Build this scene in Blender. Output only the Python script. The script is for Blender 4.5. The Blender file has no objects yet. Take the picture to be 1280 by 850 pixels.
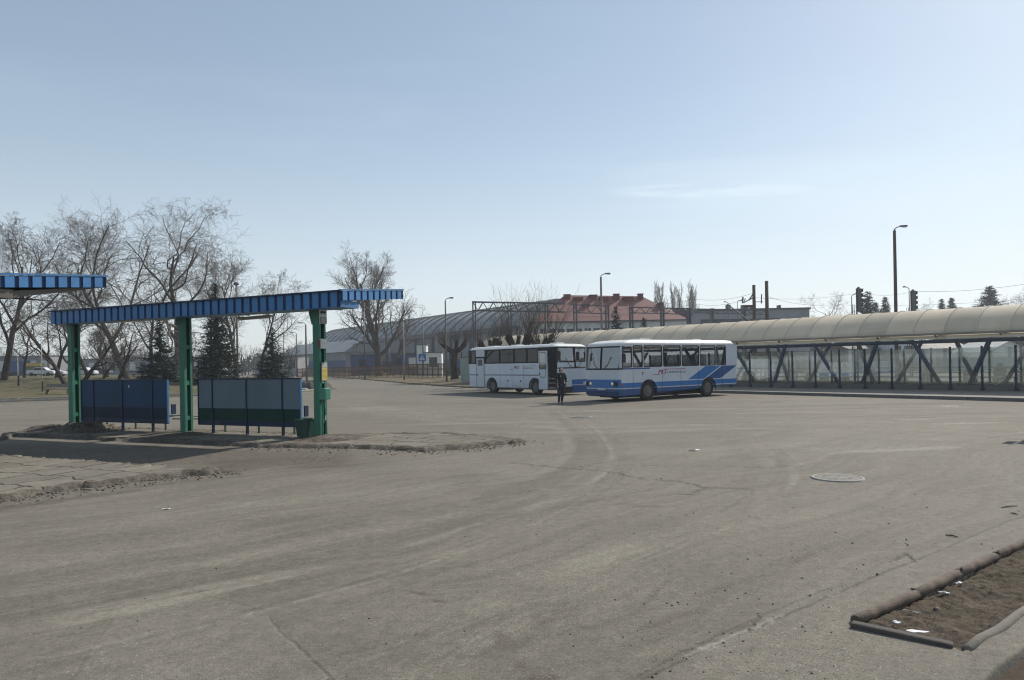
# Bus yard by a railway station, early spring daylight
SKY_DUST = 0.6; SKY_STR = 0.085; SUN_STR = 4.3; HAZE = 0.0006; EXPO = 0.2; CLOUD = (9.2, 9.9, 10.3)
import bpy, bmesh, math, random
import numpy as np
from mathutils import Vector, Matrix
R = math.radians
SC = bpy.context.scene
COL = SC.collection
RNG = random.Random(11)

# ------------------------------------------------------------------ camera
F_PX = 900.0; ROLL = R(1.0); CAM_H = 1.95; HOR = 454.0
CR, SR = math.cos(ROLL), math.sin(ROLL)
cam_d = bpy.data.cameras.new('camera'); cam = bpy.data.objects.new('camera', cam_d); COL.objects.link(cam)
cam_d.sensor_width = 36; cam_d.lens = 36*F_PX/1280
cam_d.shift_y = (HOR-425)/1280
cam_d.clip_start = 0.05; cam_d.clip_end = 5000
cam.matrix_world = Matrix(((CR, SR, 0, 0), (0, 0, -1, 0), (-SR, CR, 0, CAM_H), (0, 0, 0, 1)))
SC.camera = cam

def ray(px, py):
    a = (px-640)/F_PX; b = (HOR-py)/F_PX
    return a*CR+b*SR, -a*SR+b*CR
def G(px, py, z=0.0):           # ground point seen at a photo pixel
    rx, rz = ray(px, py); Y = (z-CAM_H)/rz
    return Vector((rx*Y, Y, z))
def P(px, py, Y):               # point at distance Y
    rx, rz = ray(px, py)
    return Vector((rx*Y, Y, CAM_H+rz*Y))

# ------------------------------------------------------------------ materials
class X:
    """small arithmetic on shader sockets"""
    def __init__(s, nt, v): s.nt = nt; s.v = v
    def _op(s, op, *o):
        n = s.nt.nodes.new('ShaderNodeMath'); n.operation = op
        for i, q in enumerate((s,)+o):
            q = q.v if isinstance(q, X) else q
            if isinstance(q, (int, float)): n.inputs[i].default_value = q
            else: s.nt.links.new(q, n.inputs[i])
        return X(s.nt, n.outputs[0])
    def __add__(s, o): return s._op('ADD', o)
    def __sub__(s, o): return s._op('SUBTRACT', o)
    def __mul__(s, o): return s._op('MULTIPLY', o)
    def __truediv__(s, o): return s._op('DIVIDE', o)
    def gt(s, o): return s._op('GREATER_THAN', o)
    def lt(s, o): return s._op('LESS_THAN', o)
    def mx(s, o): return s._op('MAXIMUM', o)
    def mn(s, o): return s._op('MINIMUM', o)
    def frac(s): return s._op('FRACT')
    def abs(s): return s._op('ABSOLUTE')
    def sin(s): return s._op('SINE')
    def step(s, lo, hi):
        n = s.nt.nodes.new('ShaderNodeMapRange'); n.interpolation_type = 'SMOOTHSTEP'
        s.nt.links.new(s.v, n.inputs[0]); n.inputs[1].default_value = lo; n.inputs[2].default_value = hi
        return X(s.nt, n.outputs[0])

class M:
    def __init__(s, name):
        s.m = bpy.data.materials.new(name); s.m.use_nodes = True
        s.nt = s.m.node_tree; s.N = s.nt.nodes; s.L = s.nt.links
        s.b = s.N['Principled BSDF']; s.out = s.N['Material Output']
        s._tc = None
    def tc(s, k='Object'):
        if s._tc is None: s._tc = s.N.new('ShaderNodeTexCoord')
        return s._tc.outputs[k]
    def geo(s, k='Position'):
        return s.N.new('ShaderNodeNewGeometry').outputs[k]
    def xyz(s, vec=None):
        n = s.N.new('ShaderNodeSeparateXYZ'); s.L.new(vec if vec is not None else s.tc(), n.inputs[0])
        return [X(s.nt, n.outputs[i]) for i in range(3)]
    def comb(s, x, y, z=0.0):
        n = s.N.new('ShaderNodeCombineXYZ')
        for i, q in enumerate((x, y, z)):
            if isinstance(q, X): s.L.new(q.v, n.inputs[i])
            else: n.inputs[i].default_value = q
        return n.outputs[0]
    def mapping(s, vec, scale=(1, 1, 1), rot=(0, 0, 0), loc=(0, 0, 0)):
        n = s.N.new('ShaderNodeMapping'); s.L.new(vec, n.inputs[0])
        n.inputs['Scale'].default_value = scale; n.inputs['Rotation'].default_value = rot; n.inputs['Location'].default_value = loc
        return n.outputs[0]
    def noise(s, scale, detail=3, rough=.55, vec=None, dist=0.0):
        n = s.N.new('ShaderNodeTexNoise'); n.inputs['Scale'].default_value = scale
        n.inputs['Detail'].default_value = detail; n.inputs['Roughness'].default_value = rough
        n.inputs['Distortion'].default_value = dist
        s.L.new(vec if vec is not None else s.tc(), n.inputs['Vector'])
        return X(s.nt, n.outputs[0])
    def voro(s, scale, vec=None, feature='F1', out='Distance', rnd=1.0):
        n = s.N.new('ShaderNodeTexVoronoi'); n.feature = feature; n.inputs['Scale'].default_value = scale
        n.inputs['Randomness'].default_value = rnd
        s.L.new(vec if vec is not None else s.tc(), n.inputs['Vector'])
        return X(s.nt, n.outputs[out]) if out == 'Distance' else n.outputs[out]
    def attr(s, name):
        n = s.N.new('ShaderNodeAttribute'); n.attribute_name = name
        return X(s.nt, n.outputs['Fac'])
    def mix(s, fac, a, b):
        n = s.N.new('ShaderNodeMix'); n.data_type = 'RGBA'
        if isinstance(fac, X): s.L.new(fac.v, n.inputs[0])
        else: n.inputs[0].default_value = fac
        for i, c in ((6, a), (7, b)):
            if isinstance(c, (tuple, list)): n.inputs[i].default_value = (*c, 1) if len(c) == 3 else c
            else: s.L.new(c, n.inputs[i])
        return n.outputs[2]
    def mulc(s, col, fac):
        n = s.N.new('ShaderNodeVectorMath'); n.operation = 'SCALE'
        s.L.new(col, n.inputs[0]); s.L.new(fac.v, n.inputs['Scale'])
        return n.outputs[0]
    def color(s, c):
        if isinstance(c, (tuple, list)): s.b.inputs['Base Color'].default_value = (*c, 1)
        else: s.L.new(c, s.b.inputs['Base Color'])
    def set(s, rough=None, metal=None, spec=None):
        if rough is not None:
            if isinstance(rough, X): s.L.new(rough.v, s.b.inputs['Roughness'])
            else: s.b.inputs['Roughness'].default_value = rough
        if metal is not None: s.b.inputs['Metallic'].default_value = metal
        if spec is not None: s.b.inputs['Specular IOR Level'].default_value = spec
    def bump(s, h, strength=.4, dist=.02):
        n = s.N.new('ShaderNodeBump'); n.inputs['Strength'].default_value = strength; n.inputs['Distance'].default_value = dist
        s.L.new(h.v, n.inputs['Height']); s.L.new(n.outputs[0], s.b.inputs['Normal'])

def worn(name, c, rough=.6, metal=0.0, var=.25, scale=3.0, dirt=None, dirtamt=.4, bump=0.0, spec=.4):
    """paint, metal or concrete with uneven wear and dirt"""
    m = M(name)
    n1 = m.noise(scale, 5, .6); n2 = m.noise(scale*9, 3, .6)
    f = (n1*.7+n2*.3)
    col = m.mix(f.step(.25, .75), tuple(x*(1-var) for x in c), tuple(min(1, x*(1+var*.6)) for x in c))
    d = dirt or (.09, .075, .06)
    n3 = m.noise(scale*.7, 6, .7, vec=m.mapping(m.tc(), (1, 1, .35)))
    col = m.mix(n3.step(.5, .75)*dirtamt, col, d)
    m.color(col); m.set(rough=(n1*.3+(rough-.15)), metal=metal, spec=spec)
    if bump: m.bump(n2, bump, .01)
    return m.m

def glassmat(name, tint, refl=.12, opaque=0.0, body=(.02, .025, .03), rough=.02, dusty=False):
    m = M(name); m.N.remove(m.b)
    tr = m.N.new('ShaderNodeBsdfTransparent'); tr.inputs[0].default_value = (*tint, 1)
    gl = m.N.new('ShaderNodeBsdfGlossy'); gl.inputs[0].default_value = (.9, .95, 1, 1); gl.inputs['Roughness'].default_value = rough
    fr = m.N.new('ShaderNodeFresnel'); fr.inputs[0].default_value = 1.5
    fac = X(m.nt, fr.outputs[0])*.9+refl*.3
    mx = m.N.new('ShaderNodeMixShader'); m.L.new(fac.v, mx.inputs[0]); 
    last = tr.outputs[0]
    if opaque > 0:
        df = m.N.new('ShaderNodeBsdfTranslucent' if dusty else 'ShaderNodeBsdfDiffuse'); df.inputs[0].default_value = (*body, 1)
        m2 = m.N.new('ShaderNodeMixShader'); m2.inputs[0].default_value = opaque
        m.L.new(tr.outputs[0], m2.inputs[1]); m.L.new(df.outputs[0], m2.inputs[2]); last = m2.outputs[0]
    m.L.new(last, mx.inputs[1]); m.L.new(gl.outputs[0], mx.inputs[2])
    m.L.new(mx.outputs[0], m.out.inputs[0])
    return m.m

# ------------------------------------------------------------------ object helpers
def tag(o, label=None, cat=None, group=None, kind=None):
    if label: o['label'] = label
    if cat: o['category'] = cat
    if group: o['group'] = group
    if kind: o['kind'] = kind
    return o
def thing(name, label, cat, loc=(0, 0, 0), rotz=0.0, group=None):
    o = bpy.data.objects.new(name, None); COL.objects.link(o); o.empty_display_size = .3
    o.location = loc; o.rotation_euler = (0, 0, rotz)
    return tag(o, label, cat, group)
def copy_tree(o, parent=None):
    c = o.copy(); COL.objects.link(c); c.parent = parent
    for ch in list(o.children): copy_tree(ch, c)
    return c
def link(name, me, mat, parent=None, smooth=False):
    if smooth:
        me.polygons.foreach_set('use_smooth', [True]*len(me.polygons))
    o = bpy.data.objects.new(name, me); COL.objects.link(o)
    for mm in (mat if isinstance(mat, (list, tuple)) else [mat]): me.materials.append(mm)
    o.parent = parent
    return o

class MB:
    def __init__(s): s.v = []; s.f = []; s.mi = []
    def add(s, vs, fs, mi=0):
        n = len(s.v); s.v += [tuple(v) for v in vs]; s.f += [tuple(i+n for i in f) for f in fs]; s.mi += [mi]*len(fs)
        return s
    def box(s, x0, x1, y0, y1, z0, z1, mi=0):
        vs = [(x, y, z) for x in (x0, x1) for y in (y0, y1) for z in (z0, z1)]
        return s.add(vs, [(0, 1, 3, 2), (4, 6, 7, 5), (0, 4, 5, 1), (2, 3, 7, 6), (0, 2, 6, 4), (1, 5, 7, 3)], mi)
    def bar(s, p, q, w, h=None, up=(0, 0, 1), mi=0):
        h = h or w; p = Vector(p); q = Vector(q); d = (q-p).normalized(); u = Vector(up)
        if abs(d.dot(u)) > .98: u = Vector((1, 0, 0))
        a = d.cross(u).normalized()*w/2; b = a.cross(d).normalized()*h/2
        vs = [p-a-b, p+a-b, p+a+b, p-a+b, q-a-b, q+a-b, q+a+b, q-a+b]
        return s.add(vs, [(0, 3, 2, 1), (4, 5, 6, 7), (0, 1, 5, 4), (1, 2, 6, 5), (2, 3, 7, 6), (3, 0, 4, 7)], mi)
    def tube(s, pts, rad, n=8, mi=0, caps=True):
        pts = [Vector(p) for p in pts]
        if not isinstance(rad, (list, tuple)): rad = [rad]*len(pts)
        rings = []; prev = None
        for i, p in enumerate(pts):
            d = (pts[min(i+1, len(pts)-1)]-pts[max(i-1, 0)]).normalized()
            if prev is None:
                a = d.orthogonal().normalized()
            else:
                a = (prev-d*prev.dot(d)).normalized()
            prev = a; b = d.cross(a)
            rings.append([p+(a*math.cos(2*math.pi*k/n)+b*math.sin(2*math.pi*k/n))*rad[i] for k in range(n)])
        vs = [v for r in rings for v in r]; fs = []
        for i in range(len(pts)-1):
            for k in range(n):
                k2 = (k+1) % n
                fs.append((i*n+k, i*n+k2, (i+1)*n+k2, (i+1)*n+k))
        if caps: fs += [tuple(reversed(range(n))), tuple((len(pts)-1)*n+k for k in range(n))]
        return s.add(vs, fs, mi)
    def lathe(s, c, prof, n=24, axis='z', mi=0):
        """prof: (radius, height) pairs round an axis through c"""
        vs = []; fs = []; c = Vector(c)
        for r, h in prof:
            for k in range(n):
                a = 2*math.pi*k/n; x, y = r*math.cos(a), r*math.sin(a)
                vs.append(c+Vector({'z': (x, y, h), 'y': (x, h, y), 'x': (h, x, y)}[axis]))
        m = len(prof)
        for i in range(m-1):
            for k in range(n):
                k2 = (k+1) % n; fs.append((i*n+k, i*n+k2, (i+1)*n+k2, (i+1)*n+k))
        fs += [tuple(reversed(range(n))), tuple((m-1)*n+k for k in range(n))]
        return s.add(vs, fs, mi)
    def prism(s, poly, z0, z1, mi=0):
        n = len(poly)
        return s.add([(x, y, z0) for x, y in poly]+[(x, y, z1) for x, y in poly],
                     [tuple(reversed(range(n))), tuple(range(n, 2*n))]+[(i, (i+1) % n, n+(i+1) % n, n+i) for i in range(n)], mi)
    def build(s, name, mat, parent=None, smooth=False, bevel=0.0, fix=True):
        me = bpy.data.meshes.new(name); me.from_pydata(s.v, [], s.f)
        if isinstance(mat, (list, tuple)): me.polygons.foreach_set('material_index', s.mi)
        if fix:
            bm = bmesh.new(); bm.from_mesh(me); bmesh.ops.recalc_face_normals(bm, faces=bm.faces); bm.to_mesh(me); bm.free()
        o = link(name, me, mat, parent, smooth)
        if bevel:
            b = o.modifiers.new('bevel', 'BEVEL'); b.width = bevel; b.segments = 2; b.limit_method = 'ANGLE'
        return o

def np_mesh(name, verts, quads, mat, parent=None, attrs=None, smooth=False):
    me = bpy.data.meshes.new(name); nv = len(verts); nf = len(quads); k = quads.shape[1]
    me.vertices.add(nv); me.vertices.foreach_set('co', np.asarray(verts, dtype=np.float32).ravel())
    me.loops.add(nf*k); me.loops.foreach_set('vertex_index', np.asarray(quads, dtype=np.int32).ravel())
    me.polygons.add(nf); me.polygons.foreach_set('loop_start', np.arange(0, nf*k, k, dtype=np.int32))
    if smooth: me.polygons.foreach_set('use_smooth', np.ones(nf, dtype=bool))
    me.update(calc_edges=True)
    for an, av in (attrs or {}).items():
        a = me.attributes.new(an, 'FLOAT', 'POINT'); a.data.foreach_set('value', np.asarray(av, dtype=np.float32))
    o = bpy.data.objects.new(name, me); COL.objects.link(o); me.materials.append(mat); o.parent = parent
    return o

def tubes_np(name, segs, sides, mat, parent=None):
    """segs: list of (p, q, r0, r1) -> one mesh of tapered prisms"""
    if not segs: return None
    p = np.array([[*s[0]] for s in segs]); q = np.array([[*s[1]] for s in segs])
    r0 = np.array([s[2] for s in segs])[:, None]; r1 = np.array([s[3] for s in segs])[:, None]
    d = q-p; d /= np.linalg.norm(d, axis=1, keepdims=True)+1e-9
    ref = np.where(np.abs(d[:, 2:3]) > .9, np.array([[1., 0, 0]]), np.array([[0., 0, 1]]))
    a = np.cross(d, ref); a /= np.linalg.norm(a, axis=1, keepdims=True)+1e-9; b = np.cross(d, a)
    n = len(segs); V = np.zeros((n, 2*sides, 3))
    for k in range(sides):
        an = 2*math.pi*k/sides; o = a*math.cos(an)+b*math.sin(an)
        V[:, k] = p+o*r0; V[:, sides+k] = q+d*r1*.3+o*r1
    base = (np.arange(n)*2*sides)[:, None]
    Q = np.concatenate([base+np.array([[k, (k+1) % sides, sides+(k+1) % sides, sides+k]]) for k in range(sides)], 0)
    return np_mesh(name, V.reshape(-1, 3), Q, mat, parent, smooth=sides > 3)

# value noise on arrays
def vnoise(x, y, seed=0):
    xi = np.floor(x).astype(np.int64); yi = np.floor(y).astype(np.int64); xf = x-xi; yf = y-yi
    def h(a, b):
        n = (a*374761393+b*668265263+seed*974711) & 0x7fffffff
        n = ((n ^ (n >> 13))*1274126177) & 0x7fffffff
        return ((n ^ (n >> 16)) & 0xffff)/65535.0
    u = xf*xf*(3-2*xf); v = yf*yf*(3-2*yf)
    return (h(xi, yi)*(1-u)+h(xi+1, yi)*u)*(1-v)+(h(xi, yi+1)*(1-u)+h(xi+1, yi+1)*u)*v
def fbm(x, y, o=4, seed=0, g=.5):
    t = 0; a = 1; s = 0
    for i in range(o):
        t = t+a*vnoise(x*2**i, y*2**i, seed+i*17); s += a; a *= g
    return t/s
def sstep(a, b, x):
    t = np.clip((x-a)/(b-a), 0, 1); return t*t*(3-2*t)
def dist_poly(x, y, pts, closed=False):
    d = np.full(x.shape, 1e9); m = len(pts)
    for i in range(m if closed else m-1):
        ax, ay = pts[i][:2]; bx, by = pts[(i+1) % m][:2]
        L2 = (bx-ax)**2+(by-ay)**2+1e-12
        t = np.clip(((x-ax)*(bx-ax)+(y-ay)*(by-ay))/L2, 0, 1)
        d = np.minimum(d, np.hypot(x-ax-t*(bx-ax), y-ay-t*(by-ay)))
    return d
def sdf(x, y, pts):          # positive inside
    d = dist_poly(x, y, pts, True); ins = np.zeros(x.shape, dtype=bool); m = len(pts)
    for i in range(m):
        ax, ay = pts[i][:2]; bx, by = pts[(i+1) % m][:2]
        if ay == by: continue
        c = ((ay > y) != (by > y)) & (x < (bx-ax)*(y-ay)/(by-ay)+ax); ins ^= c
    return np.where(ins, d, -d)
def patch(name, poly, cell, hfun, mat, kind='structure', attrs=None, margin=.3, parent=None):
    """raised sheet over a polygon: hfun(x, y, inside_distance) -> z"""
    xs = [p[0] for p in poly]; ys = [p[1] for p in poly]
    gx = np.arange(min(xs)-margin, max(xs)+margin+cell, cell); gy = np.arange(min(ys)-margin, max(ys)+margin+cell, cell)
    XX, YY = np.meshgrid(gx, gy, indexing='ij'); D = sdf(XX, YY, poly); Z = hfun(XX, YY, D)
    ny = len(gy); idx = np.arange(XX.size).reshape(XX.shape)
    keep = (np.maximum.reduce([D[:-1, :-1], D[1:, :-1], D[1:, 1:], D[:-1, 1:]]) > -margin*.5)
    Q = np.stack([idx[:-1, :-1], idx[1:, :-1], idx[1:, 1:], idx[:-1, 1:]], -1)[keep]
    V = np.stack([XX, YY, Z], -1).reshape(-1, 3)
    used = np.unique(Q); rm = np.full(len(V), -1); rm[used] = np.arange(len(used))
    at = {k: f(XX, YY, D).ravel()[used] for k, f in (attrs or {}).items()}
    o = np_mesh(name, V[used], rm[Q], mat, parent, at, smooth=True)
    if kind: o['kind'] = kind
    return o
# ------------------------------------------------------------------ world, sun, haze
SUN_AZ = R(47.0); SUN_EL = R(38.0)      # azimuth clockwise from +Y
w = bpy.data.worlds.new('World'); SC.world = w; w.use_nodes = True
wn = w.node_tree; bgn = wn.nodes['Background']
sky = wn.nodes.new('ShaderNodeTexSky'); sky.sky_type = 'NISHITA'; sky.sun_disc = False
sky.sun_elevation = SUN_EL; sky.sun_rotation = SUN_AZ
sky.altitude = 0; sky.air_density = 1.0; sky.dust_density = SKY_DUST; sky.ozone_density = 0.6
# thin cirrus veil, mostly low in the sky towards the sun
tcw = wn.nodes.new('ShaderNodeTexCoord')
class W(M):
    def __init__(s): s.nt = wn; s.N = wn.nodes; s.L = wn.links; s._tc = tcw
wm = W()
gx_, gy_, gz_ = wm.xyz(tcw.outputs['Generated'])
streak = wm.noise(2.2, 5, .6, vec=wm.mapping(tcw.outputs['Generated'], (1, 1, 7)), dist=.4)
streak2 = wm.noise(1.1, 3, .5, vec=wm.mapping(tcw.outputs['Generated'], (1, 1, 3), loc=(3, 1, 0)))
veil = streak.step(.42, .8)*streak2.step(.35, .7)*((gz_*-1+.62).step(0, .55))
# one small wisp low above the station
def spot(cx, cz, wx, wz):
    dx = (gx_/gy_-cx)/wx; dz = (gz_/gy_-cz)/wz
    return (dx*dx+dz*dz)
rx, rz = ray(890, 238)
wisp = (spot(rx, rz, .17, .013)*-1+1).step(0, 1)*wm.noise(9, 4, .6, vec=wm.mapping(tcw.outputs['Generated'], (1, 1, 9))).step(.35, .65)
rx, rz = ray(1130, 232)
wisp2 = (spot(rx, rz, .45, .06)*-1+1).step(0, 1)*streak2.step(.2, .6)*.18
low = (gz_*-1+.55).step(0, .55)
fac = (veil*.25+wisp*.4+wisp2+low*low*.42+.25+(gx_+gz_*-.6).step(.0, .9)*.26).mn(.85)
mxs = wm.mix(fac, sky.outputs[0], wm.mix(low*low, (7.3, 9.2, 10.6), tuple(CLOUD)))
wn.links.new(mxs, bgn.inputs[0])
bgn.inputs[1].default_value = SKY_STR

sl = bpy.data.lights.new('sun', 'SUN'); so = bpy.data.objects.new('sun', sl); COL.objects.link(so)
sl.energy = SUN_STR; sl.angle = R(0.6); sl.color = (1, .94, .84)
S = Vector((math.sin(SUN_AZ)*math.cos(SUN_EL), math.cos(SUN_AZ)*math.cos(SUN_EL), math.sin(SUN_EL)))
so.rotation_euler = (-S).to_track_quat('-Z', 'Y').to_euler(); so.location = (60, 60, 80)

if HAZE > 0:
    hz = MB().box(-640, 640, -640, 640, -1.5, 45)
    hm = M('haze_air'); hm.N.remove(hm.b)
    pv = hm.N.new('ShaderNodeVolumePrincipled'); pv.inputs['Density'].default_value = HAZE
    pv.inputs['Color'].default_value = (.86, .92, 1, 1); pv.inputs['Anisotropy'].default_value = .3
    hm.L.new(pv.outputs[0], hm.out.inputs['Volume'])
    tag(hz.build('haze', hm.m), kind='stuff')

# ------------------------------------------------------------------ ground sheet
mg = M('dusty_asphalt')
pos = mg.geo()
big = mg.noise(.12, 4, .55, vec=pos); mid = mg.noise(.9, 5, .6, vec=pos); fine = mg.noise(28, 3, .7, vec=pos); grit = mg.noise(110, 2, .7, vec=pos)
warp = mg.noise(.25, 2, .5, vec=pos)
px_, py_, pz_ = mg.xyz(pos)
# wheel wear drawn out along the driving direction
A_ = R(42)
lu = px_*math.cos(A_)+py_*math.sin(A_); lv = px_*-math.sin(A_)+py_*math.cos(A_)+warp*2.2
st = mg.noise(1.0, 6, .62, vec=mg.comb(lu*.10, lv*3.2))
st2 = mg.noise(1.0, 5, .6, vec=mg.comb(px_*.05+warp, py_*.8+warp*2, 3.0))
far = py_.step(14, 26)
streakv = st*(far*-1+1)+st2*far
crack = mg.attr('crack'); track = mg.attr('track'); dirt = mg.attr('dirt'); pale = mg.attr('pale')  # dirt also carries the shade painted over the shelter lane
c = mg.mix((big*.5+mid*.5).step(.33, .67), (.140, .125, .102), (.195, .175, .143))
c = mg.mix(streakv.step(.48, .72)*.5, c, (.106, .093, .076))
c = mg.mix((streakv*-1+1).step(.50, .76)*.38, c, (.262, .237, .198))
c = mg.mix(track.mx(0).mn(1)*.45, c, (.105, .094, .076))
c = mg.mix((track*-1).mx(0).mn(1)*.32, c, (.33, .305, .25))
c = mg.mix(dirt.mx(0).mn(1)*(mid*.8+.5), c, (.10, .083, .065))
c = mg.mix(pale.mx(0).mn(1)*.75, c, (.42, .39, .345))
spk = mg.voro(38, vec=pos); spk2 = mg.voro(23, vec=mg.mapping(pos, loc=(7, 3, 0)))
c = mg.mix(spk.lt(.20)*mid.step(.35, .6)*.8, c, (.045, .04, .037))
c = mg.mix(spk2.lt(.13)*mg.noise(.7, 2, .5, vec=pos).step(.42, .6)*.7, c, (.38, .36, .33))
c = mg.mulc(c, fine*.9+.55); c = mg.mulc(c, grit*1.9+.05); c = mg.mulc(c, mg.noise(8.0, 4, .75, vec=pos)*.9+.55)
c = mg.mix(crack.mx(0).mn(1)*.6, c, (.05, .043, .036))
mg.color(c); mg.set(rough=(mid*.15+.8), spec=.2)
mg.bump(grit*.5+fine*.5+(crack*-1.2), .55, .012)

def polyg(pts, z=0): return [tuple(G(x, y, z))[:2] for x, y in pts]
def jag(pts, amp, n, seed):
    r = random.Random(seed); out = [pts[0]]
    for a, b in zip(pts[:-1], pts[1:]):
        for i in range(1, n+1):
            t = i/n; j = amp if i < n else amp*.4
            out.append((a[0]+(b[0]-a[0])*t+r.uniform(-j, j), a[1]+(b[1]-a[1])*t+r.uniform(-j, j)))
    return out
def Gr(Y): return F_PX*CAM_H/Y
rings = [0.0, .6, 1.2, 2.0, 2.8]+[Gr(dy) for dy in np.arange(470, 20, -1.0)]+[Gr(dy) for dy in np.arange(20, 3.2, -.5)]+[600.0]
rings = np.array(rings)
an = np.concatenate([np.radians(np.arange(-180, -44, 4.)), np.linspace(R(-44), R(44), 1050), np.radians(np.arange(48, 181, 4.))])
RR, AA = np.meshgrid(rings, an, indexing='ij')
# keep rings straight (constant distance ahead) inside the view, round outside it
ca = np.maximum(np.cos(AA), .72)
DD = RR/ca; GX = DD*np.sin(AA); GY = DD*np.cos(AA)
trk = np.zeros(GX.shape); crk = np.zeros(GX.shape); dirt_shade = np.zeros(GX.shape); pal = np.zeros(GX.shape)
nz = fbm(GX*1.3, GY*1.3, 4, 5); nzf = fbm(GX*9, GY*9, 3, 9)
def smooth(pts, n=8):
    P_ = [Vector((*p, 0)) for p in pts]; P_ = [P_[0]]+P_+[P_[-1]]; o = []
    for i in range(1, len(P_)-2):
        for k in range(n):
            t = k/n; a, b, c_, d = P_[i-1], P_[i], P_[i+1], P_[i+2]
            q = .5*((2*b)+(c_-a)*t+(2*a-5*b+4*c_-d)*t*t+(3*b-a-3*c_+d)*t**3); o.append((q.x, q.y))
    return o+[tuple(pts[-1])]
tracks = [([(702, 512), (730, 532), (747, 560), (735, 585), (700, 606), (650, 628), (560, 655), (450, 688), (320, 709), (200, 727), (0, 764)], .22, .6),
          ([(690, 512), (715, 530), (737, 556), (728, 578), (692, 600), (620, 622), (500, 645), (380, 662), (250, 687), (150, 701), (0, 728)], .22, .7),
          ([(712, 520), (742, 540), (760, 563), (752, 587), (715, 612), (660, 637), (565, 668), (450, 702), (300, 730), (100, 770)], .16, -.7),
          ([(660, 605), (600, 620), (480, 638), (300, 655), (100, 668), (0, 672)], .35, .45),
          ([(640, 590), (560, 607), (430, 622), (280, 634), (100, 655), (0, 668)], .3, -.5),
          ([(900, 545), (940, 580), (952, 600), (935, 622), (880, 648), (800, 675)], .2, .35),
          ([(1280, 600), (1130, 640), (960, 700), (860, 745), (760, 800), (700, 850)], .6, .45),
          ([(960, 560), (985, 590), (960, 620), (880, 660), (760, 700), (620, 760)], .25, -.4),
          ([(1280, 540), (1100, 560), (900, 565), (780, 560)], .5, -.4),
          ([(480, 500), (620, 512), (800, 518), (1000, 512), (1280, 520)], .5, .35),
          ([(420, 500), (520, 520), (660, 530), (820, 535), (1100, 528), (1280, 534)], .7, -.5),
          ([(0, 520), (120, 517), (300, 512), (480, 510)], .5, -.45),
          ([(0, 505), (200, 505), (420, 500)], .6, .4),
          ([(520, 850), (600, 790), (720, 730), (860, 680), (1000, 640)], .35, -.35),
          ([(0, 700), (200, 690), (420, 650), (560, 625)], .25, -.4)]
TA = [(688, 512), (712, 530), (730, 556), (722, 577), (688, 598), (618, 619), (500, 641), (380, 656), (250, 678), (120, 694), (0, 712)]
TB = [(722, 516), (757, 540), (778, 566), (770, 594), (732, 622), (676, 652), (580, 690), (470, 727), (320, 768), (150, 812), (0, 845)]
qt = random.Random(12)
for k in range(34):
    f = qt.uniform(-.25, 1.25); i0 = qt.choice((0, 0, 1, 2, 4)); i1 = qt.choice((7, 9, 11, 11)); jx = qt.uniform(-14, 14)
    pl = [(a[0]+(b[0]-a[0])*f+jx*(1-i/11), a[1]+(b[1]-a[1])*f) for i, (a, b) in enumerate(zip(TA, TB))][i0:i1]
    tracks.append((pl, qt.uniform(.05, .10), qt.choice((.45, .35, .55, -.45, .3, -.3))))
TC = [(925, 540), (958, 566), (985, 592), (978, 618), (935, 645), (860, 680), (760, 722), (640, 770), (500, 830)]
for k in range(12):
    s_ = qt.uniform(.75, 1.2); tracks.append(([(950+(x-950)*s_+qt.uniform(-20, 20), 600+(y-600)*(.85+.15*s_)) for x, y in TC][qt.randrange(3):], qt.uniform(.04, .08), qt.choice((.2, .28, -.25))))
for k in range(14):
    y0 = qt.uniform(505, 545); tracks.append(([(qt.uniform(420, 700), y0), (qt.uniform(760, 860), y0+qt.uniform(-4, 6)), (1050, y0+qt.uniform(-10, 8)), (1290, y0+qt.uniform(-16, 16))], qt.uniform(.08, .2), qt.choice((.6, -.6, .5))))
for pts, wd, am in tracks:
    q = smooth(polyg(pts)); xs = [p[0] for p in q]; ys = [p[1] for p in q]
    mm = (GX > min(xs)-2) & (GX < max(xs)+2) & (GY > min(ys)-2) & (GY < max(ys)+2)
    d = np.abs(dist_poly(GX[mm], GY[mm], q)+(nz[mm]-.5)*.12)
    gxm, gym = GX[mm], GY[mm]; rib = sstep(.3, .62, vnoise(d*16, (gxm+gym)*.2, 7))
    v = am*(1-sstep(wd*.8, wd*2.0, d))*sstep(.25, .6, nzf[mm]*.3+nz[mm]*.6)*(.25+.95*rib)
    trk[mm] += v
cracks = [([(918, 797), (971, 774), (1015, 755), (1060, 735), (1108, 714), (1146, 700), (1180, 686), (1206, 674), (1256, 653), (1285, 644)], .008, .7),
          ([(760, 868), (830, 826), (900, 793), (953, 769), (1000, 750), (1028, 738), (1057, 732)], .008, .55),
          ([(790, 855), (860, 822), (918, 797)], .008, .6),
          ([(935, 790), (948, 770)], .012, .8), ([(1118, 700), (1132, 692), (1142, 702)], .014, .9),
          ([(640, 579), (690, 584), (735, 587), (775, 592), (800, 598), (840, 601), (860, 604), (880, 609), (940, 612)], .03, .75),
          ([(880, 609), (868, 617), (850, 618)], .03, .8), ([(765, 581), (820, 582), (900, 583), (960, 584), (1010, 583)], .025, .6),
          ([(652, 552), (700, 551), (760, 553)], .02, .4), ([(335, 770), (352, 792), (380, 815), (420, 855)], .010, .25),
          ([(940, 612), (930, 620), (900, 640)], .02, .3), ([(720, 600), (790, 606), (850, 605)], .02, .35)]
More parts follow.
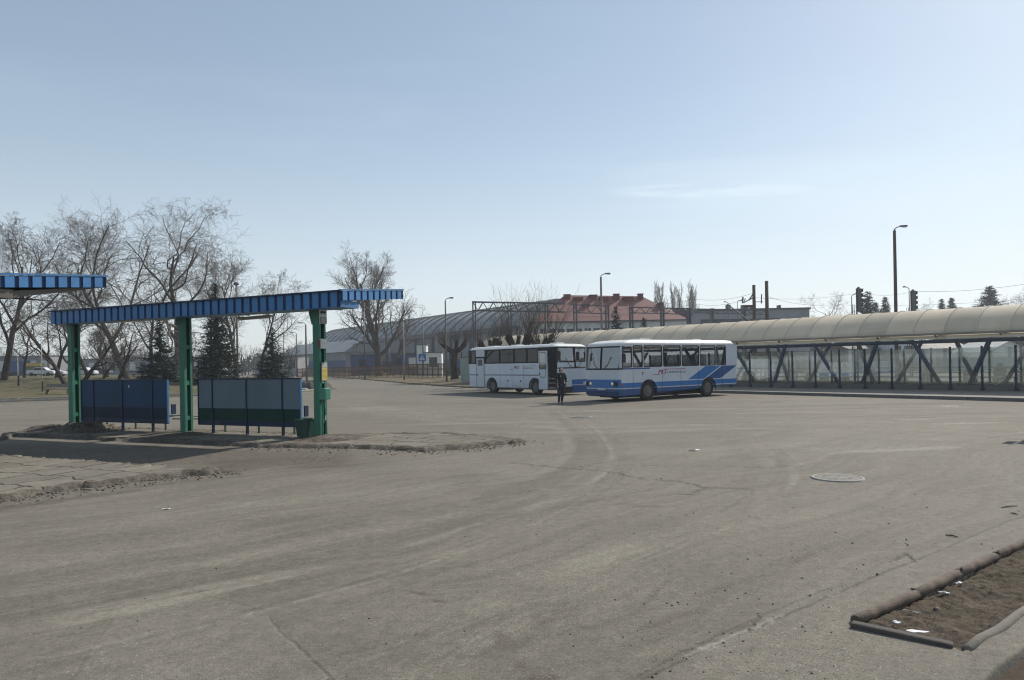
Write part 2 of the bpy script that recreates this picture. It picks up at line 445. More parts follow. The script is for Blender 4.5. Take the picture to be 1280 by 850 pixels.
for k, (pts, wd, am) in enumerate(cracks):
    q = jag(polyg(pts), .012 if pts[0][1] > 630 else .06, 7, k); xs = [p[0] for p in q]; ys = [p[1] for p in q]
    mm = (GX > min(xs)-.5) & (GX < max(xs)+.5) & (GY > min(ys)-.5) & (GY < max(ys)+.5)
    d = dist_poly(GX[mm], GY[mm], q)
    crk[mm] = np.maximum(crk[mm], am*(1-sstep(wd*.4, wd*2.2, d))*sstep(.3, .5, nzf[mm]+.12))
def blob(px, py, rx_, ry_, am, arr, ang=0):
    c0 = G(px, py); dx = GX-c0.x; dy = GY-c0.y
    ca_, sa_ = math.cos(ang), math.sin(ang); a_ = (dx*ca_+dy*sa_)/rx_; b_ = (-dx*sa_+dy*ca_)/ry_
    d = np.sqrt(a_*a_+b_*b_)+(nz-.5)*1.4+(nzf-.5)*.8
    arr += am*(1-sstep(.35, 1.0, d))
for b_ in [(812, 633, .55, .1, .6, 0), (780, 630, .5, .12, .35, .1), (525, 742, .28, .07, .8, -.6), (548, 752, .12, .06, .8, -.3), (630, 800, .12, .28, .6, .2),
           (650, 832, .1, .2, .8, .3), (672, 848, .15, .1, .8, 0), (690, 770, .5, .16, .35, .7), (900, 735, .5, .12, .6, .7), (840, 775, .5, .1, .6, .7),
           (1010, 695, .6, .1, .45, .7), (935, 782, .3, .07, .9, .7), (1150, 522, 1.2, .2, .7, 0), (1220, 517, 1.4, .25, .7, 0), (1080, 510, 2.2, .3, .5, .3), (1255, 540, 1., .3, .35, 0),
           (1000, 518, 1.6, .3, .4, .2), (960, 503, 2.5, .4, .5, 0), (300, 582, 1.4, .35, .8, .9), (360, 574, 1.6, .3, .7, .2), (410, 583, .9, .25, .7, .2),
           (780, 622, 1.2, .2, .25, .4), (930, 600, .8, .3, .25, 1.2), (100, 622, 1.2, .2, .7, .7), (20, 634, .9, .25, .8, .7), (230, 603, 1.1, .15, .6, .6),
           (560, 596, 1.5, .2, .3, .3), (720, 524, 1.2, .4, .3, 0), (240, 741, .35, .06, .4, .6), (300, 713, .3, .05, .4, .6)]:
    blob(b_[0], b_[1], b_[2], b_[3], b_[4], dirt_shade, b_[5])
for b_ in [(1180, 508, 2.0, .25, .8, 0), (1210, 529, 1.2, .2, .5, 0), (1005, 503, 1.5, .2, .7, 0), (1130, 562, 2.2, .3, .3, .2), (760, 540, 2.5, .5, .12, 0), (900, 560, 3, .6, .1, .3),
           (560, 530, 3, .5, .25, 0), (930, 790, .75, .05, .4, .68), (880, 812, .5, .05, .3, .68), (480, 556, 1.5, .4, .35, 0), (1150, 730, .3, .2, .2, .6)]:
    blob(b_[0], b_[1], b_[2], b_[3], b_[4], pal, b_[5])
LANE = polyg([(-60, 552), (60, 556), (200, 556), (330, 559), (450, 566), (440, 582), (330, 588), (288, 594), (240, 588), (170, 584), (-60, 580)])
mm = (GX > -22) & (GX < 0) & (GY > 11) & (GY < 24); dd = sdf(GX[mm], GY[mm], LANE); dirt_shade[mm] += .85*sstep(-.3, .7, dd+(nz[mm]-.5)*1.6)*(.5+.8*nzf[mm])  # lane grime, with painted shade deepening the shelter roof's shadow
for pts, am in (([(150, 760), (240, 738), (332, 766), (372, 806), (430, 880), (60, 880)], .07), ([(1010, 535), (1200, 548), (1190, 572), (960, 560)], .05)):
    q = jag(polyg(pts+[pts[0]]), .04, 4, 3)[:-1]; xs = [p[0] for p in q]; ys = [p[1] for p in q]
    mm = (GX > min(xs)-.5) & (GX < max(xs)+.5) & (GY > min(ys)-.5) & (GY < max(ys)+.5); dd = sdf(GX[mm], GY[mm], q); ed_ = sstep(-.02, .03, dd)
    if am > 0: pal[mm] += am*ed_
    else: dirt_shade[mm] -= am*ed_
    crk[mm] = np.maximum(crk[mm], 0.12*(1-sstep(.006, .02, np.abs(dd)))*sstep(.35, .55, nz[mm]))
GZ = (fbm(GX*.25, GY*.25, 3, 3)-.5)*.03*sstep(2, 8, GY)*(1-sstep(22, 30, GY))-np.maximum(crk, 0)*.008-np.clip(trk, -1, 1)*.004
GZ = np.where(GY < 2, 0, GZ)
BED = polyg([(1066, 781), (1110, 762), (1160, 740), (1210, 715), (1262, 691), (1400, 632), (1500, 660), (1282, 764), (1240, 790), (1204, 815), (1185, 806)])
SOIL = polyg([(1215, 862), (1245, 832), (1285, 804), (1500, 690), (1700, 760), (1500, 900), (1215, 900)])
for poly in (BED, SOIL):
    near = (GX > 0) & (GX < 12) & (GY > 2) & (GY < 14)
    dd = sdf(GX[near], GY[near], poly); GZ[near] -= .09*sstep(0, .05, dd)
GZ -= sstep(60, 75, GY)*.0
nr, na = GX.shape; idx = np.arange(nr*na).reshape(nr, na)
Q = np.stack([idx[:-1, :-1], idx[1:, :-1], idx[1:, 1:], idx[:-1, 1:]], -1).reshape(-1, 4)[:, ::-1]
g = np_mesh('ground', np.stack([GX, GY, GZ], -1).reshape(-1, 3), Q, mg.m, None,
            {'crack': crk.ravel(), 'track': np.clip(trk, -1, 1).ravel(), 'dirt': dirt_shade.ravel(), 'pale': pal.ravel()}, smooth=True)
tag(g, kind='structure')

# ------------------------------------------------------------------ soil / lawn / slab materials
def soilmat(name, c1, c2, green=0.0, moss=(.06, .065, .025), slabs=False, sc=1.0):
    m = M(name); pos = m.geo()
    n1 = m.noise(1.2*sc, 5, .65, vec=pos); n2 = m.noise(14*sc, 5, .7, vec=pos); n3 = m.noise(70*sc, 2, .7, vec=pos)
    c = m.mix((n1*.5+n2*.5).step(.35, .66), c1, c2)
    if green: c = m.mix(m.noise(.8*sc, 4, .6, vec=m.mapping(pos, loc=(4, 4, 0))).step(.45, .62)*green, c, moss)
    s_ = m.attr('soil')
    if slabs:
        br = m.N.new('ShaderNodeTexBrick'); br.offset = .5
        dn = m.N.new('ShaderNodeTexNoise'); dn.inputs['Scale'].default_value = 1.3; m.L.new(pos, dn.inputs['Vector'])
        va = m.N.new('ShaderNodeVectorMath'); va.operation = 'MULTIPLY_ADD'; va.inputs[1].default_value = (.45, .45, 0); m.L.new(dn.outputs['Color'], va.inputs[0]); m.L.new(pos, va.inputs[2])
        m.L.new(m.mapping(va.outputs[0], rot=(0, 0, R(24.8)), scale=(1, 1, 1)), br.inputs[0])
        br.inputs['Scale'].default_value = 1.25; br.inputs['Mortar Size'].default_value = .03; br.inputs['Mortar Smooth'].default_value = .4
        br.inputs['Color1'].default_value = (.19, .172, .143, 1); br.inputs['Color2'].default_value = (.24, .218, .18, 1)
        br.inputs['Mortar'].default_value = (.07, .055, .045, 1); br.inputs['Brick Width'].default_value = 1.1; br.inputs['Row Height'].default_value = 1.05
        cb = m.mulc(br.outputs[0], n1*.6+.65); cb = m.mulc(cb, n2*.5+.72)
        c = m.mix((s_+n2*.9-.45).step(.2, .5), cb, c)
    c = m.mulc(c, n3*.8+.6)
    m.color(c); m.set(rough=.95, spec=.1); m.bump(n2*.7+n3*.3, .8, .03)
    return m.m
M_lawn = soilmat('winter_grass', (.095, .082, .05), (.165, .14, .085), .6, (.075, .08, .035))
M_verge = soilmat('dry_verge', (.12, .095, .065), (.21, .17, .115), .35)
M_slab = soilmat('broken_slabs', (.06, .05, .042), (.18, .158, .13), slabs=True)
M_bed = soilmat('bed_soil', (.055, .043, .032), (.15, .118, .09), .25, (.08, .07, .035), sc=2)
M_soil = soilmat('bare_soil', (.08, .06, .045), (.12, .095, .072), 0, sc=2)
M_kerb = worn('kerb_concrete', (.33, .31, .28), .85, 0, .3, 2.0, dirtamt=.7, bump=.5)
M_kerbdark = worn('kerb_dark', (.085, .075, .066), .9, 0, .3, 4.0, dirtamt=.5, bump=.6)

# ------------------------------------------------------------------ shelter platform islands
C0 = Vector((-5.1, 19.1, 0)); U = Vector((-.908, .419, 0)); V_ = Vector((.419, .908, 0))
def uv(t, s, z=0): q = C0+U*t+V_*s; return Vector((q.x, q.y, z))
isl1 = polyg([(662, 552.5), (629, 556), (590, 560.5), (560, 563.5), (526, 565), (480, 563), (437, 562), (406, 561), (320, 560)])
isl1 += [tuple(uv(t, -1.9+.1*math.sin(t*2)))[:2] for t in (4, 6, 8, 10)]+[(-14.3, 20.0), (-15.8, 22.2), (-15.2, 24.4)]
isl1 += [tuple(uv(t, 1.0))[:2] for t in (9, 7, 5, 3, 1)]+polyg([(440, 545.5), (500, 543.5), (560, 544), (620, 547.5)])
isl1 = jag(isl1+[isl1[0]], .06, 5, 3)[:-1]
def islz(H, seed, mound=()):
    def f(x, y, d):
        n = fbm(x*1.6, y*1.6, 4, seed); nf = fbm(x*9, y*9, 3, seed+5)
        e = d+(n-.5)*.35+(nf-.5)*.18
        z = -.03+(H+.03)*sstep(-.02, .16, e)+(nf-.5)*.05*(1-sstep(.1, .9, d))*sstep(-.05, .1, e)
        z += (fbm(x*4, y*4, 2, seed+9)-.5)*.03*sstep(0, .3, e)
        for mx_, my_, mr, mh in mound:
            q = np.hypot(x-mx_, y-my_)/mr+(n-.5)*.9+(nf-.5)*.5
            z += mh*(1-sstep(.1, 1, q))
        return z
    return f
def soila(mound, wd):
    def f(x, y, d):
        n = fbm(x*2, y*2, 4, 31); s = 1-sstep(wd*.3, wd*1.1, d+(n-.5)*.7)
        for mx_, my_, mr, mh in mound: s = np.maximum(s, 1-sstep(.5, 1.3, np.hypot(x-mx_, y-my_)/mr))
        return s
    return f
m1 = [(*uv(9.5, -.1)[:2], 1.1, .22), (*uv(10.7, -.5)[:2], .9, .14), (*uv(8.4, -.4)[:2], .9, .1), (*uv(-.4, -.2)[:2], 1.0, .08), (*uv(5, -.3)[:2], 1.2, .04)]
patch('platform_island', isl1, .055, islz(.08, 41, m1), M_slab, attrs={'soil': soila(m1, .55)})
isl2 = polyg([(288, 591), (262, 593.5), (225, 597.5), (180, 603), (140, 608), (100, 612.5), (50, 620), (0, 628)])
isl2 += [(-8.6, 9.8), (-11.5, 7.5), (-20, 9), (-20, 20)]+[tuple(Vector((-5.5, 13.55, 0))+U*t)[:2] for t in (9, 6.5, 4, 2, .6)]
isl2 = jag(isl2+[isl2[0]], .05, 4, 8)[:-1]
patch('platform_island.001', isl2, .06, islz(.10, 77), M_slab, attrs={'soil': soila([], .32)})

# crumbled lumps along the island edges and gravel
def rock(c, r, seed):
    q = random.Random(seed); bm = bmesh.new(); bmesh.ops.create_icosphere(bm, subdivisions=1, radius=r)
    for v in bm.verts: v.co *= q.uniform(.6, 1.2); v.co.z *= .65
    mb = ([tuple(Vector(c)+v.co) for v in bm.verts], [tuple(v.index for v in f.verts) for f in bm.faces]); bm.free(); return mb
rb = MB(); q = random.Random(4)
def along(pts, n, spread, rmin, rmax, z=.02):
    for _ in range(n):
        i = q.randrange(len(pts)-1); t = q.random(); a, b = pts[i], pts[i+1]
        r_ = rmin+(rmax-rmin)*q.random()**3
        rb.add(*rock((a[0]+(b[0]-a[0])*t+q.gauss(0, spread), a[1]+(b[1]-a[1])*t+q.gauss(0, spread), z), r_, q.random()))
along(polyg([(655, 553), (600, 561), (526, 566), (437, 563), (330, 561)]), 600, .26, .006, .035)
along(polyg([(288, 592), (225, 598), (180, 603), (100, 613), (0, 629)]), 700, .22, .005, .032)
along(polyg([(60, 543), (110, 541), (150, 546)]), 200, .3, .01, .045, .16)
along(polyg([(150, 612), (260, 598), (380, 575), (450, 570)]), 500, .45, .006, .02, 0)
M_rub = worn('rubble', (.17, .148, .12), .95, 0, .4, 6)
tag(rb.build('rubble', M_rub), 'crumbled asphalt lumps and grit along the broken island edges', 'rubble', kind='stuff')
rb = MB()
def scatter(n, x0, x1, y0, y1, rmin, rmax):
    for _ in range(n):
        p = G(q.uniform(x0, x1), q.uniform(y0, y1)); rb.add(*rock((p.x, p.y, .003), rmin+(rmax-rmin)*q.random()**4, q.random()))
scatter(300, 0, 1060, 640, 850, .003, .010); scatter(220, 640, 1280, 560, 720, .004, .014); scatter(220, 760, 1080, 660, 850, .003, .013)
M_peb = worn('pebble', (.09, .08, .072), .9, 0, .6, 5)
tag(rb.build('gravel', M_peb), 'loose small stones scattered on the dusty asphalt', 'gravel', kind='stuff')

# ------------------------------------------------------------------ planting bed in the near right corner
def bedz(x, y, d):
    n = fbm(x*3, y*3, 4, 14); nf = fbm(x*16, y*16, 3, 15)
    return -.012+(n-.5)*.06+(nf-.5)*.055
patch('planting_bed_soil', BED, .02, bedz, M_bed, margin=.02)
patch('bare_soil', SOIL, .04, lambda x, y, d: -.05+(fbm(x*5, y*5, 3, 4)-.5)*.04, M_soil, margin=.04)
# dead grass tufts in the bed
gb = MB(); q = random.Random(9)
BX = [p[0] for p in BED]; BY = [p[1] for p in BED]; cnt = 0
while cnt < 5200:
    x = q.uniform(2.4, 7); y = q.uniform(4.5, 8.6)
    if sdf(np.array([x]), np.array([y]), BED)[0] < .06: continue
    if fbm(np.array([x*2.2]), np.array([y*2.2]), 3, 6)[0] < .44: cnt += 1; continue
    z = float(bedz(np.array([x]), np.array([y]), np.array([1.]))[0]); a = q.random()*6.28; L = q.uniform(.02, .06); dx, dy = math.cos(a), math.sin(a); wd = .0018
    gb.add([(x-dy*wd, y+dx*wd, z-.005), (x+dy*wd, y-dx*wd, z-.005), (x+dx*L, y+dy*L, z+q.uniform(.004, .03))], [(0, 1, 2)]); cnt += 1
M_straw = worn('dead_grass', (.15, .125, .075), .9, 0, .4, 3)
tag(gb.build('grass', M_straw, fix=False), 'dead grass tufts growing in the planting bed', 'grass', kind='stuff')

M_pipe = worn('rusty_pipe', (.15, .11, .085), .9, 0, .5, 7, dirt=(.06, .045, .035), dirtamt=.9, bump=1.0)
pp = [(1069, 779), (1147, 745), (1199, 719), (1246, 697), (1330, 656)]
labs = ['brown edging pipe length nearest the corner of the planting bed', 'second brown edging pipe length from the bed corner, between two cracked joints',
        'third brown edging pipe length from the bed corner', 'farthest brown edging pipe length running out at the right of the bed']
for i in range(4):
    a = G(*pp[i]); b = G(*pp[i+1]); L = (b-a).length; d = (b-a)/L
    t = thing('edging_pipe', labs[i], 'pipe', (a.x, a.y, 0), math.atan2(d.y, d.x), 'pipe lengths edging the planting bed')
    o = MB().tube([(.0, 0, .018), (.01, .002, .02), (L*.25, q.uniform(-.005, .005), .02), (L*.5, q.uniform(-.006, .006), .017), (L*.78, q.uniform(-.005, .005), .02), (L-.03, 0, .016), (L-.02, 0, .016)], [.034, .040, .040, .039, .041, .040, .036], 16).build('pipe_body', M_pipe, t, True)
    c_ = MB(); c_.tube([(L-.03, 0, .018), (L-.012, 0, .018)], [.041, .043], 12); 
    for k in range(5): c_.add(*rock((L-.02+q.uniform(-.02, .02), q.uniform(-.03, .03), .058+q.uniform(-.02, .01)), q.uniform(.012, .022), q.random()))
    c_.build('broken_joint', worn('joint_mortar', (.12, .10, .085), .95, 0, .5, 8), t)
a = G(1064, 783); b = G(1192, 809); L = (b-a).length; d = (b-a)/L
o = MB().box(0, L, -.04, .04, -.06, .04).build('edging_kerb', M_kerbdark, None, bevel=.014)
o.location = (a.x, a.y, 0); o.rotation_euler = (0, R(1.0), math.atan2(d.y, d.x)); tag(o, 'dark low edging kerb closing the near end of the planting bed', 'kerb')
a = G(1208, 812); b = G(1300, 752); L = (b-a).length; d = (b-a)/L
o = MB().tube([(0, 0, -.018), (.03, 0, -.012), (L*.2, .015, -.01), (L*.4, -.01, -.014), (L*.7, .01, -.008), (L, 0, -.012)], [.02, .04, .036, .042, .036, .04], 10).build('edging_kerb', worn('kerb_dusty', (.17, .15, .125), .9, 0, .3, 4, bump=.6), None, True)
o.location = (a.x, a.y, 0); o.rotation_euler = (0, 0, math.atan2(d.y, d.x)); tag(o, 'dusty rounded edging kerb on the right side of the planting bed', 'kerb')
# litter
M_paper = worn('paper', (.72, .72, .72), .7, 0, .05, 20, dirtamt=.1)
def litter(px, py, w_, h_, rot, label, col=None, z=.0):
    p = G(px, py); mb = MB(); n = 4
    vs = []; r_ = random.Random(px)
    for i in range(n+1):
        for j in range(3):
            vs.append((w_*(i/n-.5), h_*(j/2-.5), .006+r_.uniform(0, .014)))
    fs = [(i*3+j, (i+1)*3+j, (i+1)*3+j+1, i*3+j+1) for i in range(n) for j in range(2)]
    mb.add(vs, fs); o = mb.build('paper_scrap', col or M_paper, None, fix=False); s_ = o.modifiers.new('t', 'SOLIDIFY'); s_.thickness = .003
    o.location = (p.x, p.y, z); o.rotation_euler = (0, 0, rot); tag(o, label, 'litter')
litter(1147, 791, .14, .045, -.15, 'flat white strip of paper lying in the bed near its dark end kerb')
litter(1121, 779, .05, .03, -.8, 'small crumpled white scrap in the bed left of the white paper strip')
litter(1140, 766, .12, .02, -.5, 'thin pale twig-like scrap in the bed beside the near pipe length', worn('straw_scrap', (.4, .36, .3), .8))
litter(1198, 730, .06, .03, .3, 'small white scrap in the bed below the second pipe joint')
litter(1180, 742, .08, .025, -.5, 'grey-white scrap in the bed below the pipe, left of the second joint')
litter(208, 637, .1, .04, .2, 'tiny pale scrap on the open asphalt below the left platform island')
litter(870, 563, .14, .1, .2, 'small white scrap beside the dark blot on the open yard')
p = G(1171, 761); o = MB().lathe((0, 0, 0), [(.0, 0), (.032, 0), (.034, .01), (.02, .02), (0, .02)], 14).build('dark_disc', worn('dark_lid', (.05, .03, .028), .7), None, True)
o.location = (p.x, p.y, -.02); o.rotation_euler = (.9, .3, 0); tag(o, 'small dark round lid standing in the bed soil', 'litter')
for k, (sx, sy, dx, dy) in enumerate([(1190, 671, 16, 3), (1262, 634, 20, -2), (1268, 643, 9, 2)]):
    a = G(sx-dx/2, sy-dy/2); b = G(sx+dx/2, sy+dy/2); mid_ = (a+b)/2
    o = MB().tube([a-mid_, Vector((.005, .004, .006)), b-mid_], [.006, .008, .004], 6).build('twig', worn('twig_bark', (.05, .04, .033), .9))
    o.location = (mid_.x, mid_.y, .008); tag(o, ['short dark twig on the asphalt above the pipe', 'longer dark twig near the right edge of the yard', 'tiny dark twig just below the longer one at the right edge'][k], 'twig')

# manhole covers
M_cast = worn('cast_iron', (.15, .14, .125), .75, .3, .35, 8, dirt=(.26, .24, .21), dirtamt=.8, bump=.6)
M_rim = worn('cover_rim', (.30, .285, .26), .9, 0, .25, 6)
def manhole(px, py, r, label):
    p = G(px, py); t = thing('manhole_cover', label, 'manhole cover', (p.x, p.y, 0), .4)
    MB().lathe((0, 0, 0), [(r*.86, .006), (r*.86, .022), (r, .02), (r*1.02, -.02)], 40).build('frame', M_rim, t, True)
    mb = MB().lathe((0, 0, 0), [(.001, .024), (r*.82, .024), (r*.845, .018), (r*.845, 0)], 40)
    for k in range(10):
        a_ = k*math.pi/5; mb.box(r*.5*math.cos(a_)-.02, r*.5*math.cos(a_)+.02, r*.5*math.sin(a_)-.02, r*.5*math.sin(a_)+.02, .0242, .027)
    mb.build('lid', M_cast, t)
manhole(1047, 598, .40, 'large pale round manhole cover in the open yard')
manhole(727, 521.5, .38, 'manhole cover on the yard in front of the man and the buses')
manhole(866, 564, .09, 'small dark valve cover in the middle of the yard')

# ------------------------------------------------------------------ park lawn, verge, kerbs
def lawnz(H, D_, seed, base=.1):
    def f(x, y, d):
        n = fbm(x*.15, y*.15, 3, seed)
        return np.where(d > 0, base+H*sstep(0, D_, d)+(n-.5)*.35*sstep(1, 10, d)+(fbm(x, y, 2, seed)-.5)*.08, -.05)
    return f
PARK = [tuple(G(x, y))[:2] for x, y in [(-180, 506), (0, 503), (90, 500), (220, 496), (300, 493.5), (372, 490.5), (394, 488)]]+[(-18.5, 66), (-24, 84), (-34, 105), (-50, 140), (-80, 170), (-190, 170), (-160, 60)]
park_h = lawnz(1.0, 26, 50)
patch('park_lawn', PARK, .9, park_h, M_lawn, margin=1.0)
def parkz(x, y): 
    x = np.array([x]); y = np.array([y]); return float(park_h(x, y, sdf(x, y, PARK))[0])
VERGE = [tuple(G(x, y))[:2] for x, y in [(412, 471.2), (450, 474), (489, 477.5), (513, 480), (541, 482), (585, 484.8), (640, 487)]]+[(12, 60), (8, 75), (-8, 100), (-25, 165), (-45, 165)]
verge_h = lawnz(.4, 8, 60)
patch('grass_verge', VERGE, .8, verge_h, M_verge, margin=.9)
def vergez(x, y):
    x = np.array([x]); y = np.array([y]); return float(verge_h(x, y, sdf(x, y, VERGE))[0])
def kerbline(name, pts, w_, h_, mat, label):
    mb = MB(); ws = pts
    for a, b in zip(ws[:-1], ws[1:]):
        a = Vector((*a[:2], 0)); b = Vector((*b[:2], 0)); L = (b-a).length; n = max(1, int(L/1.0)); d = (b-a)/L
        for i in range(n):
            p0 = a+d*(L*i/n+.012); p1 = a+d*(L*(i+1)/n-.012); mb.bar((p0.x, p0.y, h_/2-.03), (p1.x, p1.y, h_/2-.03), w_, h_+.06)
    return tag(mb.build(name, mat), kind='structure')
kerbline('park_kerb', PARK[0:8], .16, .13, M_kerb, '')
kerbline('park_path_kerb', [tuple(Vector((*p, 0))+Vector((.0, 1.9, 0)))[:2] for p in PARK[0:4]], .3, .2, M_kerb, '')
kerbline('verge_kerb', VERGE[0:7], .16, .12, worn('kerb_soiled', (.17, .15, .125), .9, 0, .3, 3), '')
# ------------------------------------------------------------------ shelters
M_green = worn('green_paint', (.035, .17, .115), .5, .0, .25, 4, dirt=(.05, .07, .05), dirtamt=.5)
M_greend = worn('dark_green_paint', (.012, .06, .045), .55, 0, .2, 4)
M_blue = worn('blue_sheet', (.048, .19, .43), .5, 0, .2, 2.5, dirt=(.05, .06, .09), dirtamt=.35)
M_groove = worn('groove_blue', (.012, .045, .14), .6, 0, .2, 3)
M_bluetrim = worn('blue_trim', (.05, .17, .36), .55, 0, .2, 3, dirtamt=.2)
M_navy = worn('navy_paint', (.007, .018, .06), .5, 0, .25, 3)
M_soffit = worn('soffit_board', (.13, .12, .105), .85, 0, .15, 1.5)
M_white = worn('white_enamel', (.62, .62, .60), .5, 0, .08, 5, dirtamt=.25)
M_roofing = worn('roofing_felt', (.16, .16, .17), .9)
M_black = worn('black_rubber', (.015, .015, .016), .7, 0, .2, 5, dirtamt=.15)
ROT = math.atan2(-U.y, -U.x)    # local x runs along the roof to the right, local y away from the viewer
def corrugated(x0, x1, z0, z1, y, pitch=.29, dep=.035, axis='x', slope=0.0):
    """ribbed fascia sheet: wide pans with narrow proud ribs"""
    mb = MB(); n = max(1, round((x1-x0)/pitch)); p = (x1-x0)/n; prof = []
    for i in range(n):
        a = x0+i*p
        prof += [(a, 0), (a+p*.68, 0), (a+p*.74, dep), (a+p*.94, dep)]
    prof.append((x1, 0)); vs = []
    for a, d_ in prof:
        zz = slope*(a-x0)
        for z in (z0, z1):
            vs.append((a, y+d_, z+zz) if axis == 'x' else (y-d_, a, z+zz))
    for i in range(len(prof)-1): mb.f.append((2*i, 2*i+2, 2*i+3, 2*i+1)); mb.mi.append(0 if i % 4 == 0 else 1)
    mb.v = vs
    return mb
def column(name, label, t_, parent_loc, par=None):
    pass
def make_column(label, loc, group):
    t = thing('shelter_column', label, 'column', loc, ROT, group)
    H = 3.62
    c = MB(); c.box(-.10, .10, -.145, -.125, 0, H); c.box(-.10, -.085, -.125, -.05, 0, H); c.box(.085, .10, -.125, -.05, 0, H)
    c.build('front_channel', M_green, t, bevel=.004)
    c = MB(); c.box(-.10, .10, .125, .145, 0, H); c.box(-.10, -.085, .07, .125, 0, H); c.box(.085, .10, .07, .125, 0, H); c.box(-.099, -.088, -.05, .07, 0, H)
    c.build('rear_channel', M_green, t, bevel=.004)
    for z in (.42, 1.45, 2.5, 3.5):
        c = MB(); c.box(.072, .084, -.05, .07, z-.06, z+.06); c.box(-.084, -.072, -.05, .07, z-.06, z+.06)
        c.build('tie_bar', M_green, t, bevel=.003)
    MB().box(-.16, .16, -.2, .2, .0, .03).build('base_plate', M_greend, t, bevel=.005)
    c = MB(); c.bar((-.10, -.06, 3.0), (-.2, -.06, 3.35), .012, .2); c.box(-.21, -.1, -.13, .0, 3.33, 3.62); c.build('bracket', M_green, t, bevel=.003)
    return t
def shelter_roof(label, corner, L, wedge):
    """corner: near right roof corner on the ground plan"""
    t = thing('shelter_roof', label, 'shelter roof', (corner.x, corner.y, 0), ROT, 'bus bay shelter roofs')
    sl = .088; Wd = 2.79
    corrugated(-L, 0, 3.44, 3.83, .0).build('front_fascia', [M_blue, M_groove], t, fix=False).modifiers.new('s', 'SOLIDIFY').thickness = .012
    MB().box(-L-.03, .05, -.06, .06, 3.83, 3.865).build('front_trim', M_navy, t)
    corrugated(.06, Wd, 3.60, 3.84, .045, .27, .03, 'y', sl).build('end_fascia', [M_blue, M_groove], t, fix=False).modifiers.new('s', 'SOLIDIFY').thickness = .012
    m = MB(); m.add([(-.0, -.05, 3.84), (.06, -.05, 3.84), (.06, Wd+.03, 3.84+sl*Wd), (0, Wd+.03, 3.84+sl*Wd), (-.0, -.05, 3.88), (.06, -.05, 3.88), (.06, Wd+.03, 3.88+sl*Wd), (0, Wd+.03, 3.88+sl*Wd)],
                     [(0, 1, 2, 3), (7, 6, 5, 4), (0, 4, 5, 1), (1, 5, 6, 2), (2, 6, 7, 3), (3, 7, 4, 0)]); m.build('end_trim', M_bluetrim, t)
    corrugated(.06, Wd, 3.60, 3.84, -L, .27, .03, 'y', sl).build('end_fascia', [M_blue, M_groove], t, fix=False).modifiers.new('s', 'SOLIDIFY').thickness = .012
    m = MB(); z0 = 3.63; z1 = 3.83
    m.add([(-L+.01, .05, z0), (-.01, .05, z0), (-.01, Wd, z0+sl*Wd), (-L+.01, Wd, z0+sl*Wd), (-L+.01, .05, z1), (-.01, .05, z1), (-.01, Wd, z1+sl*Wd), (-L+.01, Wd, z1+sl*Wd)],
          [(0, 1, 2, 3), (7, 6, 5, 4), (0, 4, 5, 1), (1, 5, 6, 2), (2, 6, 7, 3), (3, 7, 4, 0)])
    m.build('roof_deck', M_roofing, t)
    MB().box(-L+.02, -.02, .06, .8, 3.445, 3.62).build('front_beam', M_soffit if wedge else M_bluetrim, t)
    if wedge:
        m = MB(); m.add([(-L+.05, .8, 3.46), (-.06, .8, 3.46), (-.06, Wd-.05, 3.83), (-L+.05, Wd-.05, 3.83), (-L+.05, .8, 3.60), (-.06, .8, 3.60), (-.06, Wd-.05, 3.86), (-L+.05, Wd-.05, 3.86)],
                        [(0, 1, 2, 3), (7, 6, 5, 4), (0, 4, 5, 1), (1, 5, 6, 2), (2, 6, 7, 3), (3, 7, 4, 0)]); m.build('soffit', M_soffit, t)
    for k in range(3):
        x = -L*(.18+.32*k); m = MB(); m.box(x-.03, x+.03, .8, Wd-.1, 3.60, 3.63); m.build('rafter', M_soffit, t)
    return t
RC = Vector((-4.29, 18.06, 0))
roof1 = shelter_roof('blue ribbed shelter roof standing on three green columns', RC, 11.35, False)
roof2 = shelter_roof('blue ribbed shelter roof jutting in at the left edge of the photo', Vector((-10.43, 13.9, 0)), 9.5, True)
for k, (t_, lb) in enumerate([(0, 'right green column carrying signs, boxes and a bus stop plate'), (4.95, 'middle green shelter column between the two bench panels'), (9.97, 'left green shelter column standing in a heap of earth')]):
    q_ = uv(t_, 0, .09 if k < 2 else .12); cc = make_column(lb, q_, 'columns of the bus bay shelters')
    if k == 0: col0 = cc
for t_ in (1.1, 5.5):
    b_ = Vector((-10.43, 13.9, 0))+U*t_+V_*.7; make_column('green column under the left shelter roof', (b_.x, b_.y, .12), 'columns of the bus bay shelters')
# strip lamps hung at the back of the roof
M_tube = worn('lamp_body', (.45, .46, .42), .6, 0, .1, 3)
for px0, px1, py, lb in ((144, 190, 404.5, 'pale strip lamp hanging under the shelter roof between the left and middle columns'), (298, 339, 401.5, 'pale strip lamp hanging under the shelter roof between the middle and right columns')):
    a = P(px0, py, 21.8); b = P(px1, py-1, 20.9 if px0 > 200 else 21.2); a.z = b.z = 3.43 if px0 < 200 else 3.42
    t = thing('strip_lamp', lb, 'lamp', (a.x, a.y, 0), math.atan2(b.y-a.y, b.x-a.x), 'strip lamps under the shelter roof'); L = (b-a).length
    MB().box(0, L, -.06, .06, a.z, a.z+.06).build('housing', M_tube, t, bevel=.01)
    MB().tube([(.04, 0, a.z-.02), (L-.04, 0, a.z-.02)], .018, 10).build('tube', M_white, t)
    for xh in (.2, L-.2): MB().tube([(xh, 0, a.z+.05), (xh, 0, a.z+.42)], .01, 6).build('hanger', M_tube, t)

